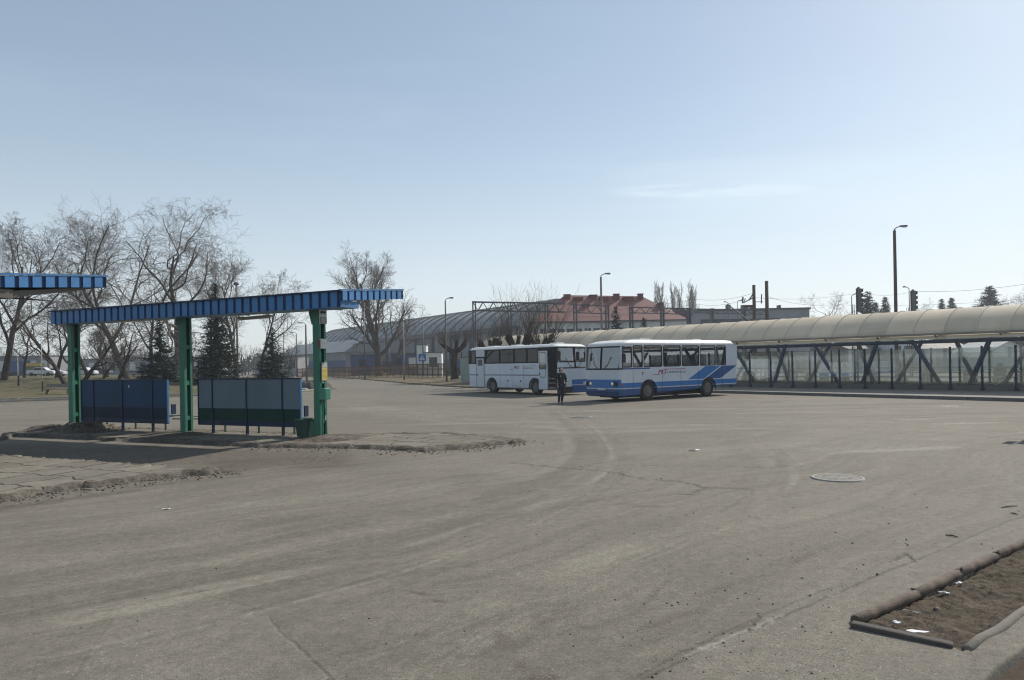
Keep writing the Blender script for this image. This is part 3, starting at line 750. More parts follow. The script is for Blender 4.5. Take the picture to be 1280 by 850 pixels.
# things on the right column (its right-hand face looks along +x local)
def on_col(name, label, cat, zc, x, y):
    w_ = col0.matrix_basis if False else None
    q_ = uv(0, 0); d = -U; e = V_
    return thing(name, label, cat, (q_.x+d.x*x+e.x*y, q_.y+d.y*x+e.y*y, zc), ROT)
def fmesh(name, txt, size, mat, parent, loc, rot, ext=.002, shear=0.0, sx=1.0):
    cu = bpy.data.curves.new(name, 'FONT'); cu.body = txt; cu.size = size; cu.extrude = ext; cu.align_x = 'CENTER'; cu.align_y = 'CENTER'; cu.shear = shear; cu.resolution_u = 2; cu.offset = size*.008
    o = bpy.data.objects.new(name, cu); COL.objects.link(o); cu.materials.append(mat); o.parent = parent; o.location = loc; o.rotation_euler = rot; o.scale = (sx, 1, 1)
    bpy.context.view_layer.update(); me = bpy.data.meshes.new_from_object(o.evaluated_get(bpy.context.evaluated_depsgraph_get())); me.name = name
    o2 = bpy.data.objects.new(name, me); COL.objects.link(o2); o2.parent = parent; o2.location = loc; o2.rotation_euler = rot; o2.scale = (sx, 1, 1); bpy.data.objects.remove(o)
    return o2
M_ink = worn('sign_ink', (.02, .02, .022), .6); M_grey = worn('grey_letters', (.14, .16, .19), .6); M_red = worn('red_paint', (.30, .015, .04), .5, 0, .1, 6, dirtamt=.15)
t = on_col('bus_stop_sign', 'small white bus stop plate with number 01 high on the right column', 'sign', 3.1, .125, .0)
MB().box(0, .015, -.15, .15, -.02, .44).build('plate', M_white, t, bevel=.004)
MB().box(.016, .018, -.142, .142, -.012, .155).build('number_panel', worn('sign_grey', (.22, .27, .29), .5), t)
m = MB(); m.box(.018, .024, -.10, .10, .26, .31); m.box(.018, .024, -.12, -.1, .26, .285)
for y_ in (-.06, .06): m.lathe((.018, y_, .25), [(.02, 0), (.02, .007)], 12, 'x')
m.build('bus_pictogram', M_ink, t)
fmesh('stand_number', '01', .15, M_white, t, (.021, 0, .07), (R(90), 0, R(90)))
t = on_col('notice_box', 'small square white notice box on the right column below the bus stop plate', 'notice', 2.42, .12, -.02)
MB().box(0, .07, -.13, .12, 0, .26).build('box', M_white, t, bevel=.012); MB().lathe((.07, 0, .13), [(.012, 0), (.012, .004)], 10, 'x').build('lock', M_ink, t)
MB().box(.0, .03, -.16, -.13, .02, .24).build('red_side_edge', M_red, t)
t = on_col('timetable_board', 'tall narrow timetable board with a yellow sheet on the right column', 'timetable', 1.56, .12, .02)
MB().box(0, .02, -.12, .12, 0, .50).build('board', worn('board_metal', (.2, .21, .2), .5), t, bevel=.004)
MB().box(.021, .024, -.105, .105, .03, .36).build('yellow_sheet', worn('yellow_sheet', (.55, .42, .10), .7, 0, .1, 3, dirt=(.5, .45, .3), dirtamt=.4), t)
MB().box(.021, .024, -.105, .105, .37, .49).build('heading_sheet', worn('pale_sheet', (.42, .42, .40), .7), t)
m = MB()
for k in range(9): m.box(.0245, .0255, -.09, .09, .06+k*.032, .064+k*.032)
m.build('timetable_lines', M_ink, t)
t = on_col('junction_box', 'boxy green electric cabinet bolted to the right column', 'electric box', 1.08, .10, -.04)
MB().box(0, .2, -.14, .10, 0, .30).build('cabinet', worn('light_green', (.06, .24, .17), .5, 0, .2, 4), t, bevel=.012)
MB().box(.2, .207, -.11, .07, .02, .28).build('door', M_green, t, bevel=.003)
m = MB(); m.tube([(.05, -.10, .3), (.05, -.08, .45), (.05, .03, .45), (.05, .04, .3)], .012, 8); m.build('cable_loop', M_green, t)
m = MB(); m.tube([(.06, .0, .02), (.07, .02, -.3), (.1, .05, -1.02)], .018, 8); m.tube([(.06, -.06, .02), (.06, -.08, -1.02)], .022, 8); m.build('conduit', M_green, t)
MB().box(.075, .1, .0, .02, -.55, -.42).build('cable_tag', M_white, t)
t = on_col('drain_pipe', 'narrow pale blue pipe on the left side of the right column', 'pipe', .09, -.13, .02)
MB().tube([(0, 0, 1.7), (0, 0, 3.0)], .03, 10).build('pipe', M_bluetrim, t, True)
q_ = uv(.42, -.1, .1)
t = thing('litter_bin', 'dark green litter bin standing against the foot of the right column', 'bin', (q_.x, q_.y, .1), ROT)
m = MB(); m.add([(-.17, -.15, 0), (.17, -.15, 0), (.17, .15, 0), (-.17, .15, 0), (-.21, -.19, .45), (.21, -.19, .45), (.21, .19, .45), (-.21, .19, .45)],
                [(3, 2, 1, 0), (0, 1, 5, 4), (1, 2, 6, 5), (2, 3, 7, 6), (3, 0, 4, 7)]); o = m.build('body', M_greend, t); s_ = o.modifiers.new('s', 'SOLIDIFY'); s_.thickness = .012
m = MB(); m.box(-.22, .22, -.2, -.185, .43, .46); m.box(-.22, .22, .185, .2, .43, .46); m.box(-.22, -.205, -.185, .185, .43, .46); m.box(.205, .22, -.185, .185, .43, .46); m.build('rim', M_greend, t)

# bench panels
def bench_panel(label, t0, t1, blue):
    a = uv(t1, 0, .1); L = t1-t0
    t = thing('bench_panel', label, 'bench', tuple(a), ROT, 'benches with tall back panels under the shelter')
    z0, z1, zm = .22, 1.56, .70
    fr = M_navy
    m = MB()
    for (x0, x1, za, zb) in ((0, L, z1-.035, z1), (0, L, z0, z0+.03)): m.box(x0, x1, -.03, .03, za, zb)
    m.build('rail', fr, t)
    m = MB(); m.box(0, .03, -.03, .03, z0+.03, z1-.035); m.build('side_edge', fr, t)
    m = MB(); m.box(L-.03, L, -.03, .03, z0+.03, z1-.035); m.build('side_edge', M_bluetrim, t)
    up = worn('panel_navy', (.010, .055, .13), .45, 0, .15, 1.5, dirt=(.02, .03, .04), spec=.2) if blue else worn('panel_grey_blue', (.13, .18, .22), .45, 0, .12, 1.0, dirtamt=.15, dirt=(.02, .03, .04), spec=.2)
    lo = worn('panel_dark_blue', (.004, .022, .045), .5, 0, .25, 1.5, dirt=(.02, .03, .04), spec=.2) if blue else worn('panel_dark_green', (.003, .040, .030), .5, 0, .25, 1.2, dirt=(.02, .03, .04), spec=.2)
    MB().box(.03, L-.03, -.012, .012, zm, z1-.035).build('upper_panel', up, t)
    MB().box(.03, L-.03, -.013, .013, z0+.14, zm-.002).build('lower_panel', lo, t)
    MB().box(.03, L-.03, -.0125, .0125, z0+.03, z0+.139).build('foot_panel', M_navy, t)
    MB().box(.03, L-.03, -.018, .018, zm-.012, zm+.012).build('mid_rail', fr, t)
    for f in (.15, .49, .83):
        MB().box(L*f-.022, L*f+.022, -.032, -.014, z0+.03, z1-.035).build('mullion', fr, t)
        MB().box(L*f-.03, L*f+.03, -.03, .03, -.06, z0).build('leg', fr, t)
        MB().box(L*f-.02, L*f+.02, .42, .46, -.06, .42).build('leg', M_greend, t)
        MB().box(L*f-.018, L*f+.018, .03, .46, .38, .42).build('seat_bracket', M_greend, t)
    for k in range(3): MB().box(-.0, L-.02, .10+k*.13, .20+k*.13, .422, .452).build('seat_slat', M_greend, t, bevel=.004)
    MB().box(L-.02, L+.02, .10, .26, .50, .80).build('arm_panel', M_navy, t, bevel=.01)
    m = MB(); 
    if blue: m.tube([(L*.95, .3, .34), (L+.9, .3, .36)], .018, 8); m.tube([(L*.95, .42, .44), (L+.9, .42, .42)], .014, 8); m.build('green_tie_rail', M_green, t)
    if blue: MB().box(L*.57, L*.57+.05, -.034, -.0321, 1.30, 1.38).build('sticker', M_white, t)
    return t
bench_panel('dark blue bench panel between the left and middle columns', 5.7, 9.63, True)
bench_panel('grey and dark green bench panel between the middle and right columns', .64, 4.46, False)

# ------------------------------------------------------------------ covered walkway
e_ = Vector((-.65, .76, 0)); n_ = Vector((.76, .65, 0)); O_ = Vector((25.2, 36.0, 0))
WROT = math.atan2(e_.y, e_.x)
def wl(px, yl):      # local x on the line y=yl (towards the viewer) seen in pixel column px at the horizon
    a = ray(px, 447)[0]; B = O_-n_*yl
    return (B.x-a*B.y)/(-e_.x+a*e_.y)
def roofprof(k, ex=0.0):
    # vault from the near eave (y=1) over the crest (y=-1.75) to the far eave
    A = 2.75; H_ = 1.42; Rr = (A*A+H_*H_)/(2*H_); th = math.asin(A/Rr); a = -th+2*th*k
    return -1.75-math.sin(a)*(Rr+ex), 3.12+H_-Rr+math.cos(a)*(Rr+ex)
mpc = M('vault_sheet'); x_, y_, z_ = mpc.xyz()
cell = (x_/1.475).frac(); nn = mpc.noise(.5, 4, .6); nn2 = mpc.noise(2.5, 5, .7, vec=mpc.mapping(mpc.tc(), (1, .25, .25)))
bay = mpc.N.new('ShaderNodeTexWhiteNoise'); bay.noise_dimensions = '1D'; mpc.L.new(x_._op('DIVIDE', 1.475)._op('FLOOR').v, bay.inputs['W'])
cc = mpc.mix((nn*.6+nn2*.4).step(.3, .7), (.86, .77, .63), (.95, .88, .76)); cc = mpc.mulc(cc, X(mpc.nt, bay.outputs[0])*.16+.9)
mpc.color(cc); mpc.set(rough=.6, spec=.15); trn = mpc.N.new('ShaderNodeBsdfTranslucent'); mpc.L.new(cc, trn.inputs[0])
ms = mpc.N.new('ShaderNodeMixShader'); ms.inputs[0].default_value = .55; mpc.L.new(mpc.b.outputs[0], ms.inputs[1]); mpc.L.new(trn.outputs[0], ms.inputs[2]); mpc.L.new(ms.outputs[0], mpc.out.inputs[0])
M_rib = worn('vault_rib', (.52, .50, .45), .55, 0, .1, 3); M_gut = worn('gutter', (.22, .21, .18), .6, 0, .2, 3)
M_strut = worn('walkway_navy', (.03, .07, .13), .5, 0, .2, 3)
XA, XB = -14, 29
wk = thing('covered_walkway', 'long covered walkway with beige vaulted roof on dark blue slanting struts behind the buses', 'walkway', tuple(O_), WROT)
PI_ = 1.475
n = 18; m = MB(); x0, x1 = XA*PI_, XB*PI_
vs = []
for xx in np.arange(x0, x1+.01, PI_):
    for k in range(n+1): y, z = roofprof(k/n); vs.append((xx, y, z))
nx = len(vs)//(n+1); m.v = vs
for i in range(nx-1):
    for k in range(n): a = i*(n+1)+k; m.f.append((a, a+1, a+n+2, a+n+1)); m.mi.append(0)
o = m.build('vault', mpc.m, wk, True, fix=False); s_ = o.modifiers.new('s', 'SOLIDIFY'); s_.thickness = .02
ribmesh = None
for i in range(XA, XB+1):
    if ribmesh is None:
        m = MB()
        pts = [(0, *roofprof(k/n, .022)) for k in range(n+1)]
        for a, b in zip(pts[:-1], pts[1:]): m.bar(a, b, .045, .03, up=(1, 0, 0))
        o = m.build('rib', M_rib, wk); ribmesh = o.data; o.location = (i*PI_, 0, 0)
    else:
        o = bpy.data.objects.new('rib', ribmesh); COL.objects.link(o); o.parent = wk; o.location = (i*PI_, 0, 0)
for y in (1.03, -4.53):
    MB().box(x0, x1, y-.07, y+.07, 3.03, 3.14).build('gutter', M_gut, wk, bevel=.01)
for y in (.55, -4.05): MB().tube([(x0, y, 2.74), (x1, y, 2.74)], .06, 8).build('beam', M_strut, wk)
MB().box(x0, x1, .74, .77, 2.83, 3.0).build('painted_sunlit_strip', worn('painted_sunlit_strip', (.8, .76, .62), .7, 0, .1, .8), wk)  # added bright strip, imitates the vault's sunlit underside showing below the eave
arm = None
for i in range(XA, XB, 2):
    if arm is None:
        m = MB(); m.bar((0, .5, 2.86), (0, 1.0, 3.05), .06, .09); m.bar((0, .2, 3.0), (0, -3.7, 3.0), .06, .1); m.bar((0, -4.0, 2.86), (0, -4.5, 3.05), .06, .09)
        m.bar((0, .5, 2.9), (0, .1, 3.7), .05, .06); arm = m.build('cross_arm', M_gut, wk); arm.location = (i*PI_+.4, 0, 0)
    else: o = arm.copy(); COL.objects.link(o); o.location = (i*PI_+.4, 0, 0)
st0 = None
for row, (yl, cs, zt) in enumerate(((-.35, [2.84+5.53*k for k in range(-3, 8)], 2.9), (-3.1, [2.05+5.53*k for k in range(-3, 8)], 2.9))):
    for c_ in cs:
        for s in (-1, 1):
            m = MB(); m.bar((c_+s*.55, yl, .1), (c_+s*1.9, yl+(.75 if row == 0 else -.8), zt), .14, .2); m.build('strut', M_strut, wk, bevel=.01)

M_gl = glassmat('screen_glass', (.88, .91, .905), .12, .11, (.62, .65, .64), .02, True)
M_plinth = worn('plinth_concrete', (.14, .145, .14), .85, 0, .2, 1.0, dirtamt=.5)
M_plat = worn('pavement_concrete', (.20, .19, .17), .9, 0, .25, .6, bump=.3)
o = MB().box(x0, x1, -.2, .0, -.05, .40).build('plinth_wall', M_plinth, None); o.location = tuple(O_); o.rotation_euler.z = WROT; tag(o, 'low concrete plinth wall below the near glass screens', 'wall')
o = MB().box(x0, x1, -3.7, -3.5, -.05, .40).build('plinth_wall', M_plinth, None); o.location = tuple(O_); o.rotation_euler.z = WROT; tag(o, 'low concrete plinth wall below the far glass screens of the walkway', 'wall')
o = MB().box(x0, x1, -3.498, -.202, -.02, .10).build('walkway_floor', M_plat, None); o.location = tuple(O_); o.rotation_euler.z = WROT; tag(o, kind='structure')
# pavement strip in front, following the kerb line
k0 = G(1280, 502); k1 = G(900, 491.2); dk = (k1-k0).normalized()
A1 = k0-dk*12; B1 = k1+dk*20; fr0 = O_+e_*x0; fr1 = O_+e_*(x1-4)
pv_ = [tuple(A1)[:2], tuple(k0)[:2], tuple(k1)[:2], tuple(B1)[:2], tuple(fr1)[:2], tuple(fr0)[:2]]
tag(MB().prism(pv_, -.04, .115).build('pavement', M_plat), kind='structure')
kerbline('pavement_kerb', [A1-Vector((.1, .07, 0)), k0-Vector((.1, .07, 0)), k1-Vector((.1, .07, 0)), B1-Vector((.1, .07, 0))], .16, .15, worn('kerb_grey', (.16, .155, .145), .9, 0, .25, 2), '')
proto = {}
def screen(i, yl, side, label, first):
    key = side
    if key not in proto:
        t = thing('glass_screen', label, 'glass screen', (0, 0, 0), WROT, 'glass screens along the %s side of the walkway' % side)
        zb = .10; zt = 2.42
        MB().box(-.05, .05, -.0, .08, zb, zt).build('post', M_navy, t, bevel=.006)
        MB().box(-.09, .09, .0, .10, zb, zb+.16).build('foot', M_navy, t, bevel=.008)
        MB().box(.06, PI_-.06, .025, .037, .44, 2.36).build('pane', M_gl, t)
        m = MB()
        for z in (.7, 1.1, 1.6, 2.1): m.box(.03, .075, .01, .05, z, z+.05); m.box(-.075, -.03, .01, .05, z, z+.05)
        m.build('clamp', M_navy, t)
        proto[key] = t
    else:
        t = copy_tree(proto[key]); t['label'] = label
    q_ = O_+e_*(i*PI_)-n_*yl; t.location = tuple(q_)
    return t
NTH = ['first', 'second', 'third', 'fourth', 'fifth', 'sixth', 'seventh', 'eighth', 'ninth', 'tenth', 'eleventh', 'twelfth', 'thirteenth']
for i in range(-2, 24):
    if i < 0: lb = 'near glass screen outside the photo beyond its right edge'
    elif i < 12: lb = '%s near glass screen of the walkway counting from the right edge of the photo' % NTH[i]
    else: lb = 'near glass screen of the walkway hidden behind the front bus'
    screen(i, 0, 'near', lb, 0)
for i in range(-3, 20):
    j = i+.45
    if i < 0: lb = 'far glass screen of the walkway outside the photo at the right'
    elif i < 12: lb = '%s far glass screen of the walkway from the right, seen through the near ones' % NTH[i]
    else: lb = 'far glass screen of the walkway hidden behind the front bus'
    screen(j, -3.5, 'far', lb, 0)
# handrail curving up inside the walkway
m = MB()
for dz in (0, .32):
    pts = [P(1238, 484-dz*14, 38.2), P(1252, 478-dz*15, 38.0), P(1268, 471-dz*17, 37.6), P(1290, 466-dz*18, 37.0)]; m.tube(pts, .025, 8)
m.tube([P(1268, 471, 37.6), P(1268, 482, 37.6)], .02, 8)
tag(m.build('handrail', worn('galvanised', (.45, .46, .46), .35, .6)), 'pale curved handrail behind the glass at the right edge', 'handrail')

# ------------------------------------------------------------------ buses
M_buswhite = worn('bus_white', (.56, .60, .66), .38, 0, .07, 1.3, dirt=(.25, .22, .18), dirtamt=.3)
M_busroof = worn('bus_roof_white', (.72, .72, .70), .45, 0, .08, 1.3, dirtamt=.35)
M_dark = worn('dark_plastic', (.02, .021, .024), .6, 0, .3, 4, dirtamt=.2)
M_tyre = worn('tyre_rubber', (.028, .027, .026), .9, 0, .3, 6, dirt=(.12, .105, .09), dirtamt=.8)
M_hub = worn('wheel_hub', (.16, .155, .15), .7, .2, .3, 8, dirtamt=.8)
M_busglass = glassmat('bus_glass', (.55, .62, .65), .85, .10, (.05, .06, .07))
M_wind = glassmat('windshield_glass', (.70, .77, .79), .6, .0)
M_tint = glassmat('tinted_bus_glass', (.12, .14, .15), .02, .8, (.008, .010, .012))
M_lamp = worn('headlamp', (.75, .78, .8), .15, .4, .05, 5, dirtamt=.1)
M_seat = worn('seat_cloth', (.03, .04, .07), .9); M_cabin = worn('cabin_panel', (.22, .22, .22), .8); M_chrome = worn('chrome', (.6, .6, .6), .25, .9)
M_orange = worn('orange_lens', (.5, .1, .02), .4); M_plate = worn('number_plate', (.6, .6, .58), .5)
def outline(L, W_, bow, rf, rr, fin=0.0, rin=0.0, off=0.0, n=7):
    """plan outline, front at x=0 going back to x=-L; returns points counter-clockwise"""
    W = W_+off; pts = []
    fx = lambda y: -fin+off-bow*(y/W)**2
    for k in range(n+1):                      # front right corner to front left corner along the bowed nose
        y = -(W-rf)+2*(W-rf)*k/n; pts.append((fx(y), y))
    fc = fx(W-rf)
    left = [(fc-rf+rf*math.cos(a), W-rf+rf*math.sin(a)) for a in [math.pi/2*k/5 for k in range(1, 6)]]
    rl = [(-L+rin-off+rr-rr*math.sin(a), W-rr+rr*math.cos(a)) for a in [math.pi/2*k/4 for k in range(0, 5)]]
    return pts+left+rl+[(x, -y) for x, y in reversed(rl)]+[(x, -y) for x, y in reversed(left)]
def loft(rings, cap0=True, cap1=True, mi=None):
    m = MB(); n = len(rings[0][1]); 
    for z, r in rings: m.v += [(x, y, z) for x, y in r]
    for i in range(len(rings)-1):
        for k in range(n): k2 = (k+1) % n; m.f.append((i*n+k, i*n+k2, (i+1)*n+k2, (i+1)*n+k)); m.mi.append(mi[i] if mi else 0)
    if cap0: m.f.append(tuple(reversed(range(n)))); m.mi.append(mi[0] if mi else 0)
    if cap1: m.f.append(tuple((len(rings)-1)*n+k for k in range(n))); m.mi.append(mi[-1] if mi else 0)
    return m
def carve(o, cuts):
    cm = MB()
    for c in cuts: cm.tube([c[0], c[1]], c[2], 28)
    co = cm.build('cut', M_dark); md = o.modifiers.new('b', 'BOOLEAN'); md.object = co; md.operation = 'DIFFERENCE'; md.solver = 'EXACT'
    dg = bpy.context.evaluated_depsgraph_get(); me = bpy.data.meshes.new_from_object(o.evaluated_get(dg)); o.modifiers.clear(); o.data = me
    bpy.data.objects.remove(co)
def wheel(t, x, y, r, out, rear=False):
    m = MB(); s = out
    prof = [(r*.58, -.02), (r*.62, .0), (r*.86, .015), (r*.97, -.01), (r, -.04), (r, -.22), (r*.95, -.26), (r*.5, -.26)]
    o = m.lathe((x, y, r), [(a, b*s) for a, b in prof], 32, 'y').build('wheel', M_tyre, t, True)
    h = MB().lathe((x, y, r), [(r*.60, -.015*s), (r*.58, -.05*s), (r*.35, (-.09 if rear else -.02)*s), (r*.3, (-.12 if rear else .02)*s), (r*.15, (-.12 if rear else .03)*s), (.001, (-.12 if rear else .03)*s)], 24, 'y')
    for k in range(10):
        a = k*math.pi/5; h.lathe((x+math.cos(a)*r*.40, y-.03*s, r+math.sin(a)*r*.40), [(.022, 0), (.022, .03*s), (.001, .035*s)], 6, 'y')
    hb = h.build('rim', M_hub, o, False)
    return o
def frame_rect(m, x0, x1, z0, z1, y, w_=.05, d=.02, r=.10):
    """rounded window rubber on a side plane y"""
    def rr(x0, x1, z0, z1, r):
        p = []
        for cx, cz, a0 in ((x1-r, z1-r, 0), (x0+r, z1-r, 90), (x0+r, z0+r, 180), (x1-r, z0+r, 270)):
            for k in range(4): a = R(a0+30*k); p.append((cx+r*math.cos(a), cz+r*math.sin(a)))
        return p
    a = rr(x0, x1, z0, z1, r); b = rr(x0+w_, x1-w_, z0+w_, z1-w_, max(.01, r-w_)); n = len(a); s = 1 if y > 0 else -1
    vs = [(p[0], y, p[1]) for p in a]+[(p[0], y, p[1]) for p in b]+[(p[0], y-d*s, p[1]) for p in a]+[(p[0], y-d*s, p[1]) for p in b]
    fs = []
    for k in range(n):
        k2 = (k+1) % n
        fs += [(k, k2, n+k2, n+k), (2*n+k, 3*n+k, 3*n+k2, 2*n+k2), (k, 2*n+k, 2*n+k2, k2), (n+k, n+k2, 3*n+k2, 3*n+k)]
    m.add(vs, fs)
def mirror(t, base, head, w_=.2, h_=.34):
    m = MB(); m.tube([base, ((base[0]+head[0])/2, (base[1]+head[1])/2, max(base[2], head[2])+.1), head], .014, 8)
    o = m.build('mirror', M_dark, t)
    MB().box(head[0]-.05, head[0]+.05, head[1]-w_/2, head[1]+w_/2, head[2]-h_, head[2]+.02).build('mirror_head', M_dark, o, bevel=.03)

def make_bus(label, sp):
    L, W, H, zb, zt = sp['L'], sp['W'], sp['H'], sp['belt'], sp['top']
    t = thing('bus', label, 'bus', group='white buses parked in the yard')
    bow = sp['bow']; rf = sp['rf']; rr = .16; low = sp['low']
    oo = lambda z, off=0.0, rin=0.0, fin=None: (z, outline(L, W, bow, rf, rr, (sp['rake']*max(0, (z-zb)/(zt-zb)) if fin is None else fin), rin+sp['rrake']*max(0, (z-zb)/(zt-zb)), off))
    body = loft([oo(low, -.05), oo(low+.06), oo(.8), oo(zb-.03), oo(zb), oo(zb, -.05), oo(zb-.35, -.07)], True, True, [0, 0, 0, 0, 0, 1])
    body.v = [(x, y, z+(max(0, -x-7.5)*sp['tail'] if z < .5 else 0)) for x, y, z in body.v]
    o = body.build('body', [sp['paint'], M_cabin], t); o.data.polygons.foreach_set('use_smooth', [False]*len(o.data.polygons))
    carve(o, [((-xw, s*(W+.1), .44), (-xw, s*(W-.5), .44), .575) for xw in sp['wheels'] for s in (-1, 1)])
    for xw in sp['wheels']:
        for s in (-1, 1):
            m = MB()
            for k in range(12):
                a0, a1 = R(-10+200*k/12), R(-10+200*(k+1)/12)
                m.bar((-xw+math.cos(a0)*.585, s*(W+.006), .44+math.sin(a0)*.585), (-xw+math.cos(a1)*.585, s*(W+.006), .44+math.sin(a1)*.585), .03, .045, up=(0, 1, 0))
            m.build('wheel_arch_trim', M_dark, t)
    nd = sp['nd']; rk = sp['rake']
    roof = loft([oo(zt, -.004), oo(zt+.05, 0, 0, rk+nd*.02), oo(H-.16, -.02, 0, rk+nd*.12), oo(H-.06, -.10, 0, rk+nd*.42), oo(H-.015, -.28, 0, rk+nd*.8), oo(H, -.6, 0, rk+nd*1.2)], True, True)
    rf_o = roof.build('roof', M_busroof, t, True); 
    for xv in sp['hatches']:
        MB().box(-xv-.35, -xv+.35, -.3, .3, H-.01, H+.07).build('roof_hatch', M_busroof, rf_o, bevel=.03)
    # cabin: floor deck, seats, driver's dash
    for i, xs in enumerate(np.arange(1.9, L-.7, .78)):
        for s in (-1, 1):
            m = MB(); m.box(-xs-.1, -xs, s*(W-.95) if s > 0 else -(W-.08), s*(W-.08) if s > 0 else -(W-.95), zb-.34, zb+.42); m.build('seat', M_seat, t, bevel=.04)
    MB().box(-.55, -.12, -(W-.12), W-.12, zb-.34, zb-.06).build('dashboard', M_dark, t, bevel=.05)
    m = MB(); m.lathe((-.75, sp['driver']*.62, zb+.02), [(.21, 0), (.235, .015), (.21, .03)], 20); m.build('steering_wheel', M_dark, t)
    MB().box(-1.5, -1.35, sp['driver']*.62-.25, sp['driver']*.62+.25, zb-.34, zb+.55).build('driver_seat', M_seat, t, bevel=.05)
    # side windows
    for s in (1, -1):
        wins = sp['win'][s]; prev = None
        for i, (a, b, z0, z1, slider) in enumerate(wins):
            m = MB(); frame_rect(m, -b, -a, z0, z1, s*(W+.004)); fo = m.build('window', M_black, t)
            if slider: MB().box(-b+.03, -a-.03, s*(W-.012)-.012, s*(W-.012)+.012, z1-.36, z1-.325).build('slider_bar', M_chrome if not sp['tint'] else M_black, fo)
            MB().box(-b+.02, -a-.02, s*(W-.022)-.004, s*(W-.022)+.004, z0+.02, z1-.02).build('pane', M_tint if sp['tint'] else M_busglass, fo)
        # pillars fill the gaps between windows
        edges = sorted([(a, b) for a, b, *_ in wins]); m = MB(); last = sp['fpil']
        for a, b in edges+[(L-.02, None)]:
            if a-last > .015: MB().box(-a, -last, s*W-.03*(s > 0), s*W+.03*(s < 0), zb-.002, zt+.01).build('pillar', sp['pillar'], t)
            last = b if b else last
        m = MB(); z1m = max(w_[3] for w_ in wins); z0m = min(w_[2] for w_ in wins)
        if zt-z1m > .01: m.box(-L+.2, -sp['fpil'], s*W-.028*(s > 0), s*W+.028*(s < 0), z1m-.03, zt+.005)
        if z0m-zb > .01: m.box(-L+.2, -sp['fpil'], s*W-.028*(s > 0), s*W+.028*(s < 0), zb-.005, z0m+.03)
        if m.v: m.build('window_rail', sp['pillar'], t)
    # windshield, wrapped round the nose in two panes
    zw0, zw1 = sp['wz']
    def nose(y, z, off=0.0):
        fin = sp['rake']*max(0, (z-zb)/(zt-zb)); yy = abs(y); s = 1 if y >= 0 else -1
        if yy <= W-rf: return (-fin-bow*(yy/W)**2+off, y)
        fc = -fin-bow*((W-rf)/W)**2; a = min(1., (yy-(W-rf))/rf); ang = math.asin(a)
        return (fc-rf+(rf+off)*math.cos(ang), s*(W-rf+(rf+off)*math.sin(ang)))
    ny, nz_ = 12, 4
    for s in (1, -1):
        m = MB(); y0, y1 = .025*s, (W-.02)*s
        for j in range(nz_+1):
            z = zw0+(zw1-zw0)*j/nz_
            for i in range(ny+1):
                y = y0+(y1-y0)*(i/ny)**.8; x, yq = nose(y, z, -.02); m.v.append((x, yq, z))
        for j in range(nz_):
            for i in range(ny): a = j*(ny+1)+i; m.f.append((a, a+1, a+ny+2, a+ny+1)); m.mi.append(0)
        m.build('windshield', M_wind, t, True)
        m = MB()
        def strip(y_a, y_b, z_a, z_b, n=10):
            pts = [(*nose(y_a+(y_b-y_a)*i/n, z_a+(z_b-z_a)*i/n, .0), z_a+(z_b-z_a)*i/n) for i in range(n+1)]
            m.tube(pts, .036, 6)
        strip(.0*s, (W-.01)*s, zw0, zw0); strip(0, (W-.01)*s, zw1, zw1); strip((W-.01)*s, (W-.01)*s, zw0, zw1, 3); strip(.0, .0, zw0, zw1, 3)
        m.build('windshield_rubber', M_black, t)
        m = MB(); m.tube([(*nose(.15*s, zw0-.03, .03), zw0-.03), (*nose(.5*s, zw0+.25, .02), zw0+.25), (*nose(.65*s, zw0+.6, .02), zw0+.6)], .012, 6); m.build('wiper', M_black, t)
    # front fill above/below the windshield
    if zw1 < zt-.02: loft([oo(zw1, -.002), oo(zt+.01, -.002)], False, False).build('brow', M_busroof, t)
    # corner post behind the wrapped windshield
    for s in (1, -1):
        m = MB(); xp = -sp['fpil']; m.box(xp-.0, xp+.09, s*W-.03*(s > 0), s*W+.03*(s < 0), zb-.002, zt+.01); m.build('front_pillar', sp['pillar'] if not sp['tint'] else M_black, t)
    # rear wall with window
    m = MB(); rx0 = -L+sp['rrake']*.5
    for s in (1, -1): m.box(rx0-.04, rx0+.02, min(s*(W-.35), s*(W-.14)), max(s*(W-.35), s*(W-.14)), zb-.01, zt+.01)
    m.build('rear_wall', sp['paint'], t)
    MB().box(rx0-.02, rx0-.01, -(W-.35), W-.35, zb, zt).build('rear_window', M_busglass, t)
    for s in (1, -1):
        for xs in sp['seams']: MB().box(-xs-.008, -xs+.008, s*(W+.001)-.002, s*(W+.001)+.002, low+.08, zb-.1).build('panel_seam', M_dark, t)
    for xw in sp['wheels']:
        for s in (1, -1): wheel(t, -xw, s*(W-.05), .47, s, xw > 4)
    m = MB(); m.box(-L+1.9, -.6, -W+.55, W-.55, low-.08, low+.12); m.build('chassis', M_dark, t)
    m = MB(); m.tube([(-sp['wheels'][0], -W+.3, .47), (-sp['wheels'][0], W-.3, .47)], .06, 8); m.tube([(-sp['wheels'][1], -W+.3, .47), (-sp['wheels'][1], W-.3, .47)], .09, 8); m.build('axle', M_dark, t)
    return t, nose

